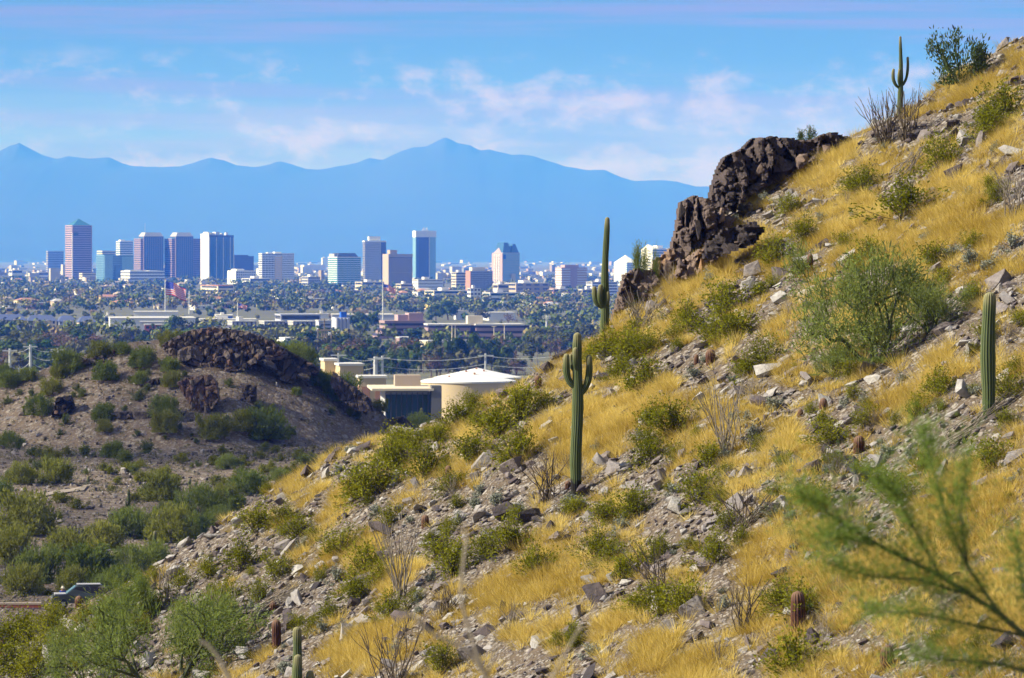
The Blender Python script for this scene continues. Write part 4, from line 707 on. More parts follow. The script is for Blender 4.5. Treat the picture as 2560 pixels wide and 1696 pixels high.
n = 80000; X = rng.uniform(-20, 23, n); Y = rng.uniform(82, 160, n); yr = np.interp(X, _sx, _sy); ok = (Y < yr + 0.4) & (np.abs(X / Y) < 0.125); X, Y = X[ok], Y[ok]; Z = H(X, Y); px, py = to_px(X, Y, Z); ok = (py < 1740); X, Y, Z, px, py = X[ok], Y[ok], Z[ok], px[ok], py[ok]
g_ = grassiness(px, py); cl = vnoise(X / 1.4, Y / 1.8, 123); keep = rng.random(len(X)) < 0.75 * (1.05 - 0.8 * g_) * (0.25 + cl); X, Y, Z, px, py, g_ = (a[keep] for a in (X, Y, Z, px, py, g_))
size = np.clip(np.exp(rng.normal(-1.6, 0.7, len(X))), 0.07, 1.25); order = np.argsort(-size / Y)
EXPL = [(1880, 1090, 105), (1100, 1520, 110), (785, 1462, 34), (960, 1002, 26), (852, 1062, 44), (492, 1245, 66), (2140, 955, 46), (2010, 1000, 60), (2250, 810, 90), (2300, 760, 70), (2330, 700, 80), (2190, 450, 60), (2285, 385, 40), (1790, 730, 40), (1440, 820, 80), (1470, 810, 60), (1290, 1110, 50), (1330, 1060, 60), (1210, 990, 70), (1250, 950, 50), (1100, 1105, 50), (1260, 1090, 60), (730, 1170, 50), (775, 1170, 45), (560, 1260, 60), (620, 1250, 40), (430, 1380, 60), (560, 1390, 45), (705, 1345, 80), (800, 1195, 40), (1405, 1510, 70), (1290, 1480, 50), (800, 1480, 44), (1730, 880, 60), (1690, 900, 60), (1540, 1080, 70), (1600, 1050, 50), (1900, 860, 40), (2100, 640, 50), (2010, 650, 40), (1930, 620, 50), (1860, 700, 50), (2240, 690, 80), (1890, 940, 50), (1680, 1120, 50), (1030, 1450, 50), (1500, 1260, 40), (1830, 1190, 50), (1590, 1220, 50), (270, 1540, 50), (200, 1500, 40)]
def place_stone(p, s, me_list, name, parent, flat=True, tilt=0.45):
    nrm = normal(p.x, p.y); q = nrm.to_track_quat('Z', 'Y') if flat else Vector((0, 0, 1)).to_track_quat('Z', 'Y')
    rot = (q @ Matrix.Rotation(R.gauss(0, 0.6) + (math.pi if R.random() < 0.5 else 0), 4, 'Z').to_quaternion() @ Matrix.Rotation(R.gauss(0, tilt), 4, 'X').to_quaternion() @ Matrix.Rotation(R.gauss(0, tilt), 4, 'Y').to_quaternion())
    o = obj(name, R.choice(me_list), parent, p + nrm * s * 0.10, rot.to_euler(), (s * R.uniform(0.9, 1.5), s * R.uniform(0.7, 1.1), s * R.uniform(0.7, 1.3))); return o
for x, y, wpx in EXPL:
    p = slope_hit(x * S_, y * S_)
    if p: place_stone(p, wpx * S_ * p.y / F * 0.85, SLAB_ME, 'stone', hillside, tilt=0.3)
n1 = 300 - len(EXPL)
for i in order[:n1]: place_stone(Vector((X[i], Y[i], Z[i])), size[i], SLAB_ME, 'stone', hillside)
parts, cols = [], []
for i in order[n1:]:
    v, f = SLABS[rng.integers(14)]; a = rng.normal(0, 0.6); tx, ty = rng.normal(0, 0.45, 2); nrm = np.array([-0.48 + 0.4 * tx, -0.17 + 0.4 * ty, 0.86]); nrm /= np.linalg.norm(nrm); e1 = np.array([math.cos(a), math.sin(a), 0]); e1 -= nrm * (e1 @ nrm); e1 /= np.linalg.norm(e1); e2 = np.cross(nrm, e1)
    sc = size[i] * rng.uniform(0.7, 1.35, 3); parts.append(((v * sc) @ np.stack([e1, e2, nrm]) + np.array([X[i], Y[i], Z[i] + size[i] * 0.08]), f)); cols.append(np.full(len(v), rng.random()))
V, Fs = join(parts); o = obj('loose_stones', mesh('loose_stones', V, Fs, M_SCREE_C, col=np.concatenate(cols)), hillside); o['kind'] = 'stuff'

# cliffs on the skyline: dark fractured blocks, each its own
def inside(poly, x, y):
    c = False; j = len(poly) - 1
    for i in range(len(poly)):
        (x1, y1), (x2, y2) = poly[i], poly[j]
        if (y1 > y) != (y2 > y) and x < (x2 - x1) * (y - y1) / (y2 - y1) + x1: c = not c
        j = i
    return c
def crag(label, poly, cw, ch, meshes, Y, group, thick=1.2, base=None, lean=0.0, tall=1.5, bp=0.22):
    xs, ys = [p[0] for p in poly], [p[1] for p in poly]
    if Y is None: q = [hit(x, max(ys) - 2, 400, 540) for x in np.linspace(min(xs), max(xs), 7)]; Y = min([v.y for v in q if v] or [520]) + thick * 0.8
    s = Y / F; b = at(sum(xs) / len(xs), max(ys), Y)
    r = thing('rock_outcrop', label, 'rock outcrop', b, None, group); y = min(ys) + ch * 0.3; row = 0
    # the massive body: a fractured wall whose joints step in and out, with its own thickness
    st = cw / 6.0; ns_ = max(10, int((max(xs) - min(xs)) * (max(ys) - min(ys)) / (cw * ch * 2.0))); gx = np.arange(min(xs) - st, max(xs) + 2 * st, st); gy = np.arange(min(ys) - st, max(ys) + 2 * st, st); nx, ny = len(gx), len(gy)
    seeds = np.stack([rng.uniform(min(xs), max(xs), ns_), rng.uniform(min(ys), max(ys), ns_)], 1); off = rng.uniform(-0.5, 0.5, ns_) * thick * 0.8
    GX, GY = np.meshgrid(gx, gy); GX = GX + rng.uniform(-0.2, 0.2, GX.shape) * st; GY = GY + rng.uniform(-0.2, 0.2, GY.shape) * st
    dd = ((GX[..., None] - seeds[:, 0]) / cw) ** 2 + ((GY[..., None] - seeds[:, 1]) / (ch * tall * 0.8)) ** 2; oi = np.sort(dd, -1); edge = np.clip(np.sqrt(oi[..., 1]) - np.sqrt(oi[..., 0]), 0, 0.14) / 0.14
    front = Y + off[dd.argmin(-1)] + (1 - edge) * thick * 0.35 + (max(ys) - GY) * s * 0.25 + rng.normal(0, 0.018 * thick, GX.shape) + 0.25 * thick * fbm(GX / cw, GY / cw, 71, 3); back = front.max() + thick * 1.6 + front * 0
    W = lambda yy: np.stack([(GX - CX) / F * Y - b.x, yy - b.y, (HZ - GY) / F * Y - b.z], -1).reshape(-1, 3)
    vid = np.arange(nx * ny).reshape(ny, nx); fs = []; N0 = nx * ny
    cell = np.array([[inside(poly, (gx[i] + gx[i + 1]) / 2, (gy[j] + gy[j + 1]) / 2) for i in range(nx - 1)] for j in range(ny - 1)])
    for j in range(ny - 1):
        for i in range(nx - 1):
            if not cell[j, i]: continue
            q = [vid[j, i], vid[j + 1, i], vid[j + 1, i + 1], vid[j, i + 1]]; fs.append(q); fs.append([v + N0 for v in q[::-1]])
            for (dj, di, e) in ((-1, 0, (3, 0)), (1, 0, (1, 2)), (0, -1, (0, 1)), (0, 1, (2, 3))):
                jj, ii = j + dj, i + di
                if not (0 <= jj < ny - 1 and 0 <= ii < nx - 1 and cell[jj, ii]): fs.append([q[e[1]], q[e[0]], q[e[0]] + N0, q[e[1]] + N0])
    if fs: obj('rock_face', mesh('rock_face', np.concatenate([W(front), W(back)]), np.array(fs), meshes[-1].materials[0]), r)
    while y < max(ys) + ch * 0.4:
        x = min(xs) + cw * 0.2 + (row % 2) * cw * 0.5
        while x < max(xs) + cw * 0.3:
            jx, jy = x + R.uniform(-0.25, 0.25) * cw, y + R.uniform(-0.25, 0.25) * ch
            if inside(poly, jx, jy):
                if R.random() < bp:
                    yy = Y + R.uniform(-0.5, 0.5) * thick * 0.6 + (max(ys) - jy) * s * 0.25; p = at(jx, jy, yy); p.x, p.z = (jx - CX) / F * Y, (HZ - jy) / F * Y
                    k = R.uniform(0.6, 1.3)
                    obj('block', R.choice(meshes), r, p - b, (R.gauss(lean, 0.22), R.gauss(0, 0.22), R.uniform(0, 6.28)), (cw * s * 1.7 * k, cw * s * 1.7 * k * R.uniform(0.8, 1.3), ch * s * tall * R.uniform(0.8, 1.25)))
            x += cw
        y += ch * 0.75; row += 1
    return r
crag('upper dark cliff on the skyline, left of the far saguaro', [(1782, 478), (1800, 420), (1815, 390), (1860, 372), (1885, 345), (1940, 340), (2030, 350), (2060, 336), (2090, 330), (2126, 340), (2120, 372), (2055, 392), (2000, 418), (1955, 454), (1900, 472), (1870, 500), (1830, 522), (1795, 520), (1780, 505)], 27, 40, BLOCK_ME, 153.5, 'dark cliffs on the ridge')
crag('small dark boulder pile between the two skyline cliffs', [(1790, 472), (1850, 458), (1864, 505), (1800, 520)], 24, 26, BLOCK_ME, 151.5, 'dark cliffs on the ridge', 0.8)
crag('tall dark lower cliff above the low boulders on the skyline', [(1704, 505), (1740, 488), (1776, 498), (1800, 535), (1845, 545), (1820, 575), (1775, 590), (1765, 650), (1740, 690), (1690, 705), (1672, 660), (1694, 575)], 24, 44, BLOCK_ME, 149.5, 'dark cliffs on the ridge', tall=1.9)
crag('plum coloured tilted rock slabs below the lower cliff', [(1810, 575), (1890, 555), (1915, 575), (1890, 610), (1800, 640), (1760, 650), (1770, 610)], 40, 26, BLOCK_ME, 144.0, 'dark cliffs on the ridge', 0.6, tall=1.3)
crag('brown columnar rocks at the foot of the lower cliff', [(1750, 625), (1800, 620), (1790, 680), (1720, 700), (1690, 690), (1700, 660)], 22, 40, BLOCK_ME, 146.0, 'dark cliffs on the ridge', 0.8, tall=1.6)
crag('dark overhanging boulder at the lower cliff foot', [(1634, 655), (1680, 622), (1704, 650), (1690, 710), (1640, 735), (1628, 700)], 44, 46, BLOCK_ME, 148.5, 'dark cliffs on the ridge', 0.8, tall=1.1)
crag('lowest brown crag just right of the tall saguaro', [(1562, 690), (1590, 672), (1636, 676), (1650, 700), (1625, 750), (1600, 800), (1560, 850), (1524, 850), (1526, 815), (1540, 770)], 24, 36, BLOCK_ME, 147.5, 'dark cliffs on the ridge', tall=1.5)
crag('dark crag at the top right corner of the slope', [(2460, 190), (2490, 150), (2530, 110), (2560, 95), (2600, 80), (2600, 120), (2540, 165), (2490, 200)], 24, 26, [SLAB_ME[k] for k in range(6)] + BLOCK_ME[:4], 156, 'dark cliffs on the ridge', 0.8)
# crags of the little hill
crag('craggy brown summit of the little hill', [(400, 866), (440, 842), (475, 826), (530, 820), (600, 828), (650, 842), (690, 862), (720, 885), (700, 900), (650, 900), (610, 925), (560, 930), (500, 918), (455, 905), (420, 885)], 15, 15, HB_ME, None, 'crags of the little hill', 1.6, tall=1.6, bp=0.75)
crag('jagged brown ledge falling right from the summit crag', [(640, 855), (700, 870), (760, 900), (800, 925), (790, 940), (740, 930), (690, 905), (640, 890)], 15, 14, HB_ME, None, 'crags of the little hill', 1.2, tall=1.5, bp=0.7)
crag('dark cliff band in the middle of the little hill', [(440, 958), (470, 945), (520, 938), (540, 960), (545, 1000), (530, 1022), (500, 1036), (478, 1015), (455, 985)], 14, 20, HB_ME, None, 'crags of the little hill', 1.3, tall=1.6, bp=0.6)
crag('reddish crag on the left of the little hill', [(140, 995), (175, 990), (185, 1020), (150, 1040), (128, 1045)], 11, 12, HB_ME, None, 'crags of the little hill', 0.8)
crag('low rock ledge left of the middle cliff band', [(285, 1030), (370, 1030), (372, 1052), (300, 1052)], 13, 14, HB_ME, None, 'crags of the little hill', 0.8)
crag('rock stack on the right shoulder of the little hill', [(675, 895), (735, 900), (745, 930), (730, 960), (700, 950), (690, 920)], 13, 18, HB_ME, None, 'crags of the little hill', 0.9)
crag('small orange brown boulder pile left of the middle cliff', [(362, 955), (398, 945), (402, 970), (365, 972)], 12, 12, HB_ME, None, 'crags of the little hill', 0.7)
crag('dark rocks descending the right end of the little hill', [(830, 930), (870, 960), (925, 1000), (935, 1030), (900, 1030), (850, 1000), (825, 960)], 13, 16, HB_ME, None, 'crags of the little hill', 0.9)
crag('dark layered boulder at the right foot of the little hill', [(970, 1050), (1010, 1042), (1035, 1070), (1030, 1092), (985, 1090)], 15, 12, HB_ME, None, 'crags of the little hill', 0.9, tall=1.2)
crag('small ledge on the left shoulder of the little hill', [(205, 900), (255, 890), (262, 902), (210, 912)], 11, 9, HB_ME, None, 'crags of the little hill', 0.7)
crag('dark spire rocks below the right shoulder', [(600, 960), (640, 965), (640, 1000), (610, 1000)], 12, 14, HB_ME, None, 'crags of the little hill', 0.7)
# rubble strewn over the little hill and valley
parts, cols = [], []
n = 21000; X = rng.uniform(-70, 5, n); Y = rng.uniform(300, 540, n); Z = H(X, Y); cl = vnoise(X / 5, Y / 8, 5)
for i in range(n):
    if rng.random() > 0.25 + cl[i] * 0.9 or abs(X[i] / Y[i]) > 0.13: continue
    v, f = SLABS[rng.integers(14)]; s = float(np.clip(np.exp(rng.normal(-0.98, 0.5)), 0.12, 1.3)); a = rng.uniform(0, 6.28); c, d = math.cos(a), math.sin(a)
    parts.append(((v * s * rng.uniform(0.7, 1.4, 3)) @ np.array([[c, d, 0], [-d, c, 0.2], [0, -0.2, 1.3]]) + np.array([X[i], Y[i], Z[i] + s * 0.1]), f)); cols.append(np.full(len(v), rng.random()))
M_RUB = rockmat('rubble', [(0.06, 0.05, 0.045), (0.16, 0.135, 0.125), (0.3, 0.265, 0.25), (0.46, 0.43, 0.41)], 0.6, usecol=True)
V, Fs = join(parts); o = obj('loose_rubble', mesh('loose_rubble', V, Fs, M_RUB, col=np.concatenate(cols)), valley); o['kind'] = 'stuff'
# ------------------------------------------------------------------ the hillside: plants
# golden bunch grass: far too many tufts to count
n = 72000; X = rng.uniform(-20, 23, n); Y = rng.uniform(82, 160, n); yr = np.interp(X, _sx, _sy); ok = (Y < yr + 0.8) & (np.abs(X / Y) < 0.124); X, Y = X[ok], Y[ok]; Z = H(X, Y); px, py = to_px(X, Y, Z); ok = py < 1760; X, Y, Z, px, py = (a[ok] for a in (X, Y, Z, px, py))
gg = grassiness(px, py); cl = 0.6 * vnoise(X / 0.9, Y / 1.3, 131) + 0.4 * vnoise(X / 2.6, Y / 3.4, 137); keep = rng.random(len(X)) < np.clip(gg * 1.45 - 0.15, 0.01, 1) * sm(cl, 0.27, 0.55); X, Y, Z, gg = X[keep], Y[keep], Z[keep], gg[keep]
nb = 66; m_ = len(X); hgt = rng.uniform(0.2, 0.5, m_) * (0.75 + 0.4 * gg); sprd = hgt * rng.uniform(0.7, 1.3, m_)
a = rng.uniform(0, 2 * math.pi, (m_, nb)); rr = np.sqrt(rng.random((m_, nb))); bx_ = 0.16 * np.cos(a) * rr; by_ = 0.16 * np.sin(a) * rr
base = np.stack([X[:, None] + bx_, Y[:, None] + by_, Z[:, None] - 0.05 + bx_ * 0.5], 2)
L = hgt[:, None] * rng.uniform(0.45, 1.15, (m_, nb)); tip = base + np.stack([np.cos(a) * rr * sprd[:, None] - 0.05, np.sin(a) * rr * sprd[:, None], L], 2); tip[..., 2] -= 0.2 * (rr * sprd[:, None]); tip += rng.normal(0, 0.03, tip.shape)
sa = rng.uniform(0, 2 * math.pi, (m_, nb)); wd = 0.0085 * rng.uniform(0.6, 1.4, (m_, nb)); side = np.stack([np.cos(sa) * wd, np.sin(sa) * wd, 0 * wd], 2)
V = np.stack([base - side, base + side, tip], 2).reshape(-1, 3); k = np.arange(m_ * nb) * 3
tone = np.clip((rng.normal(0.5, 0.3, m_) + 0.45 * fbm(X / 1.6, Y / 2.2, 151, 2))[:, None] + rng.normal(0, 0.16, (m_, nb)), 0, 1)
M_GRASS = leafmat('dry_golden_grass', (0.42, 0.29, 0.045), (0.78, 0.62, 0.19), 0.45, rnd=0.0)
tag(obj('bunch_grass', mesh('bunch_grass', V, np.stack([k, k + 1, k + 2], 1), M_GRASS, col=np.repeat(tone.ravel(), 3))), 'dry golden bunch grass covering the sunlit rocky hillside', 'grass', kind='stuff')

# creosote and brittlebush variants
M_STEM = pmat('dark_shrub_stem', (0.075, 0.06, 0.045), 0.95); M_GREYSTEM = pmat('grey_cane', (0.2, 0.17, 0.13), 0.95)
L_CREO = leafmat('creosote_leaves', (0.115, 0.13, 0.008), (0.28, 0.275, 0.02), 0.45, 0.45); L_BRIT = leafmat('brittlebush_leaves', (0.17, 0.19, 0.14), (0.3, 0.31, 0.25), 0.15, 0.5); L_PALO = leafmat('palo_verde_twigs', (0.12, 0.165, 0.03), (0.24, 0.28, 0.075), 0.45, 0.35)
L_DIM = leafmat('valley_shrub_leaves', (0.1, 0.13, 0.03), (0.2, 0.23, 0.06), 0.4, 0.55)
def shrub(seed, nst, lean, nleaf, lsize, aspect, top, stemr=0.009, tmin=0.42, jit=0.05):
    g = np.random.default_rng(seed); parts, C, D = [], [], []
    for k in range(nst):
        az_, le = g.uniform(0, 6.28), abs(g.normal(0, lean)); ln = top * g.uniform(0.6, 1.05) * (1 - 0.18 * min(le, 1.2)); b = np.array([g.normal(0, 0.05), g.normal(0, 0.05), -0.04]); d = np.array([math.cos(az_) * math.sin(le), math.sin(az_) * math.sin(le), math.cos(le)]); bend = np.array([0, 0, 0.15]) + g.normal(size=3) * 0.08
        T = np.array([0, 0.4, 0.75, 1.0]); P = b + d * (T * ln)[:, None] + bend * (T ** 2 * ln)[:, None]; parts.append(tube(P, [stemr, stemr * 0.8, stemr * 0.6, stemr * 0.3], 3))
        for j in range(3):
            t0 = g.uniform(0.35, 0.85); q = b + d * t0 * ln + bend * t0 * t0 * ln; dd = d + g.normal(size=3) * 0.55; e = q + dd / np.linalg.norm(dd) * ln * g.uniform(0.2, 0.38); parts.append(tube([q, e], [stemr * 0.5, stemr * 0.25], 3))
            t = g.uniform(0.3, 1.05, nleaf // 2); C.append(q + (e - q) * t[:, None] + g.normal(size=(len(t), 3)) * jit * top); D.append(np.repeat([dd], len(t), 0) + g.normal(size=(len(t), 3)) * 0.7)
        t = np.clip(g.uniform(tmin, 1.08, nleaf), 0, 1.08); C.append(b + d * (t * ln)[:, None] + bend * (t ** 2 * ln)[:, None] + g.normal(size=(nleaf, 3)) * jit * top); D.append(np.repeat([d], nleaf, 0) + g.normal(size=(nleaf, 3)) * 0.7)
    C, D = np.concatenate(C), np.concatenate(D); V, f = quads(C, lsize * g.uniform(0.6, 1.3, len(C)), aspect, D, g); tone = np.clip(0.5 + 0.28 * g.normal(size=len(C)), 0, 1)
    sv, sf = join(parts); return (sv, sf), (V, f, np.repeat(tone, 4))
def shrub_meshes(seeds, leafm, stemm, **kw):
    out_ = []
    for s in seeds:
        (sv, sf), (V, f, t) = shrub(s, **kw); out_.append((mesh('stems', sv, sf, stemm), mesh('foliage', V, f, leafm, col=t)))
    return out_
CREO = shrub_meshes(range(300, 307), L_CREO, M_STEM, nst=30, lean=0.8, nleaf=22, lsize=0.075, aspect=2.0, top=1.0, tmin=0.35, jit=0.075)
BRIT = shrub_meshes(range(320, 324), L_BRIT, M_STEM, nst=22, lean=0.95, nleaf=20, lsize=0.085, aspect=1.4, top=0.75, tmin=0.6, jit=0.07)
DIM = shrub_meshes(range(340, 345), L_DIM, M_STEM, nst=20, lean=0.75, nleaf=24, lsize=0.1, aspect=1.5, top=0.95, tmin=0.3, jit=0.07)
CREO_DIM = shrub_meshes(range(350, 354), leafmat('valley_creosote_leaves', (0.13, 0.15, 0.016), (0.25, 0.25, 0.035), 0.45, 0.5), M_STEM, nst=20, lean=0.8, nleaf=20, lsize=0.1, aspect=1.5, top=0.85, tmin=0.3, jit=0.07)
SLOPE_LM = [('the charred saguaro', 1440, 1040), ('the tall cliffside saguaro', 1512, 700), ('the far skyline saguaro', 2250, 200), ('the lone right saguaro', 2474, 880), ('the big palo verde', 2180, 780), ('the skyline tree', 2390, 160), ('the upper cliff', 1950, 420), ('the lower cliff', 1740, 580), ('the thickest barrel cactus', 1995, 1530), ('the twin saguaros at the bottom', 743, 1640), ('the ocotillo left of centre', 1000, 1400), ('the water tank', 1170, 1000), ('the parked car', 200, 1480), ('the bottom left palo verde', 400, 1620), ('the top right corner', 2540, 250), ('the split boulder', 2030, 1180), ('the lower ocotillo', 1640, 1420), ('the blurred near branches', 2350, 1400), ('the white boulders at the slope foot', 530, 1340)]
VAL_LM = [('the little hill summit', 550, 850), ('the middle cliff band', 495, 985), ('the little hill left crag', 155, 1015), ('the tall valley saguaro', 322, 1250), ('the valley saguaro pair', 420, 1335), ('the parked car', 200, 1480), ('the pump house', 1030, 1010), ('the left edge of the little hill', 10, 1000), ('the right foot of the little hill', 1000, 1065), ('the little hill right shoulder', 710, 925), ('the dirt trail', 120, 1240), ('the hill foot below the cliff band', 500, 1120)]
def bush(name, phrase, cat, group, variants, p, h, w=None, lms=SLOPE_LM, px=None, py=None):
    t = thing(name, 'x', cat, p - Vector((0, 0, 0.03)), (0, 0, R.random() * 6.28), group); w = w or h; t.scale = (w, w, h); s, f = R.choice(variants); obj('stems', s, t); obj('foliage', f, t)
    a, b = to_px(p.x, p.y, p.z + h * 0.5); later(t, phrase, px or a, py or b, lms); return t
CRE = [(2320, 250, 130), (2290, 290, 90), (2175, 365, 100), (2090, 480, 120), (2000, 425, 80), (1975, 430, 70), (1860, 540, 90), (1825, 480, 60), (1795, 590, 95), (1680, 700, 130), (1590, 745, 90), (1700, 755, 110), (1650, 770, 90), (1690, 760, 70), (1460, 805, 120), (1405, 810, 80), (1500, 800, 80), (1490, 875, 120), (1430, 860, 70), (1560, 975, 100), (1510, 970, 90), (1500, 1045, 100), (1640, 1060, 80), (1620, 1140, 110), (1665, 1150, 80), (1460, 1175, 110), (1400, 1190, 90), (1380, 1270, 90), (1320, 1180, 60), (1050, 1300, 130), (1020, 1275, 80), (1180, 1250, 120), (1120, 1275, 100), (1240, 1310, 100), (1440, 1320, 110), (1415, 1290, 90), (1510, 1280, 80), (1650, 1280, 110), (1530, 1395, 110), (1570, 1400, 110), (1480, 1400, 80), (1850, 1400, 110), (1805, 1395, 90), (1840, 1530, 150), (1330, 1480, 80), (1020, 1535, 100), (1290, 1475, 60),
       (1060, 965, 90), (1010, 1010, 80), (985, 1075, 120), (935, 1030, 90), (1200, 945, 120), (1150, 985, 110), (1090, 1045, 110), (1260, 930, 70), (1045, 1120, 80), (870, 1120, 110), (830, 1130, 100), (900, 1065, 120), (1200, 1045, 110), (1170, 1060, 80), (950, 1050, 80), (600, 1210, 90), (685, 1220, 90), (640, 1320, 80), (560, 1300, 90), (480, 1320, 80), (520, 1380, 80), (880, 1330, 100), (850, 1310, 110), (820, 1370, 90), (900, 1410, 90), (790, 1260, 90), (740, 1330, 60), (660, 1190, 70), (760, 1420, 70), (720, 1450, 60), (2160, 600, 80), (2180, 640, 70), (1950, 560, 60), (2250, 560, 60), (2010, 590, 80), (1850, 620, 70), (1770, 830, 90), (1730, 860, 80), (1960, 860, 80), (1950, 820, 70), (2170, 900, 90), (2330, 900, 90), (2350, 850, 60), (1900, 980, 70), (1920, 1010, 90), (2000, 1080, 70), (2080, 1140, 110), (2290, 1060, 110), (2040, 1120, 80), (1880, 1150, 80), (2210, 1160, 60), (2360, 740, 60), (2310, 450, 60),
       (250, 1400, 80), (300, 1380, 80), (350, 1400, 90), (200, 1430, 80), (60, 1430, 120), (120, 1450, 110), (30, 1480, 110), (90, 1500, 110), (20, 1540, 120), (150, 1480, 90), (70, 1550, 110), (130, 1400, 70), (230, 1450, 70), (420, 1350, 70), (170, 1540, 80), (330, 1450, 70)]
for x, y, w in CRE:
    p = slope_hit(x * S_, (y + w * 0.22) * S_)
    if p: h = w * S_ * p.y / F * 0.72 * R.uniform(0.85, 1.15); bush('creosote_bush', 'yellow green creosote bush', 'shrub', 'creosote bushes on the slope', CREO, p, h, h * R.uniform(1.1, 1.5), px=x * S_, py=y * S_)
for k in range(210):
    x, y = R.uniform(300, 2350), R.uniform(250, 1560); p = hit(x * S_, y * S_, 84, 160)
    if p is None or grassiness(np.array([x * S_]), np.array([y * S_]))[0] > 0.75: continue
    w = R.uniform(30, 85); h = w * S_ * p.y / F * 0.7; bush('creosote_bush', 'small green creosote bush', 'shrub', 'creosote bushes on the slope', CREO, p, h, h * 1.1, px=x * S_, py=y * S_)
BRI = [(2000, 925, 60), (2260, 900, 50), (1790, 930, 60), (1740, 1000, 60), (1700, 960, 50), (1330, 1160, 70), (1440, 1200, 50), (965, 1385, 45), (600, 1420, 60), (660, 1540, 60), (800, 1450, 50), (1370, 1500, 60), (2200, 580, 60), (2240, 600, 70), (2340, 560, 60), (1480, 1010, 50), (1680, 1050, 50), (1800, 1050, 50), (1850, 1110, 40), (1560, 1130, 50), (1150, 1150, 60), (1100, 1160, 50), (870, 1180, 45), (700, 1260, 50), (780, 1330, 60), (1000, 1330, 40), (2050, 1040, 50), (1920, 1080, 50), (1780, 1180, 60), (1830, 1240, 50), (1510, 640, 50), (1480, 690, 60), (1620, 560, 50), (1560, 590, 40), (1900, 500, 40), (1700, 510, 40), (1640, 640, 50), (2080, 200, 50), (2190, 170, 40), (2300, 340, 40), (560, 1480, 60), (480, 1470, 60), (2290, 610, 60), (1970, 1150, 40), (1600, 1110, 50), (1420, 1240, 50), (1200, 1180, 50), (1060, 1200, 50)]
BRI += [(R.uniform(420, 2340), R.uniform(300, 1540), R.uniform(24, 52)) for _ in range(110)]
for x, y, w in BRI:
    p = hit(x * S_, (y + w * 0.25) * S_, 84, 170)
    if p and p.y < 159: h = w * S_ * p.y / F * 0.75; bush('brittlebush', 'round grey brittlebush', 'shrub', 'grey brittlebushes on the slope', BRIT, p, h, h * 1.15, px=x * S_, py=y * S_)

# dead shrubs: bare grey stems
DEAD = []
for st_, _ in CREO: d_ = st_.copy(); d_.materials.clear(); d_.materials.append(M_GREYSTEM); DEAD.append(d_)
for k in range(46):
    x, y = R.uniform(420, 2340), R.uniform(300, 1540); p = hit(x * S_, y * S_, 84, 158)
    if p is None: continue
    h = R.uniform(0.4, 0.8); t = thing('dead_shrub', 'x', 'shrub', p, (0, 0, R.random() * 6.28), 'dead shrubs on the slope'); t.scale = (h * 1.2, h * 1.2, h); obj('stems', R.choice(DEAD), t); later(t, 'leafless grey dead shrub', x * S_, y * S_, SLOPE_LM)

# saguaros and barrel cacti
def cactusmat(name, crest, groove, tip):
    m, nt, o = newmat(name); b = nt.nodes.new('ShaderNodeBsdfPrincipled'); b.inputs['Roughness'].default_value = 0.75; b.inputs['Specular IOR Level'].default_value = 0.2
    a = nt.nodes.new('ShaderNodeAttribute'); a.attribute_name = 'Col'; s = nt.nodes.new('ShaderNodeSeparateColor'); nt.links.new(a.outputs[0], s.inputs[0]); t = nt.nodes.new('ShaderNodeTexCoord'); n = noise(nt, t.outputs['Object'], 4, 4, 0.6)
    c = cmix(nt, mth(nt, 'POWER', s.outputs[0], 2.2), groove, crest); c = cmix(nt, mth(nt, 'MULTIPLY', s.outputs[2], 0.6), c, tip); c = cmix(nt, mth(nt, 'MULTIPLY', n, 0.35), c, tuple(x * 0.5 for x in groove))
    ch = sstep(nt, mth(nt, 'ADD', s.outputs[1], mth(nt, 'MULTIPLY', n, 0.5)), 0.7, 0.8); c = cmix(nt, ch, c, (0.012, 0.01, 0.008)); nt.links.new(c, b.inputs['Base Color']); nt.links.new(b.outputs[0], o.inputs[0]); return m
M_SAG = cactusmat('saguaro_skin', (0.2, 0.215, 0.09), (0.036, 0.062, 0.02), (0.42, 0.36, 0.19)); M_BAR = cactusmat('barrel_skin', (0.17, 0.065, 0.035), (0.04, 0.017, 0.01), (0.32, 0.2, 0.13))
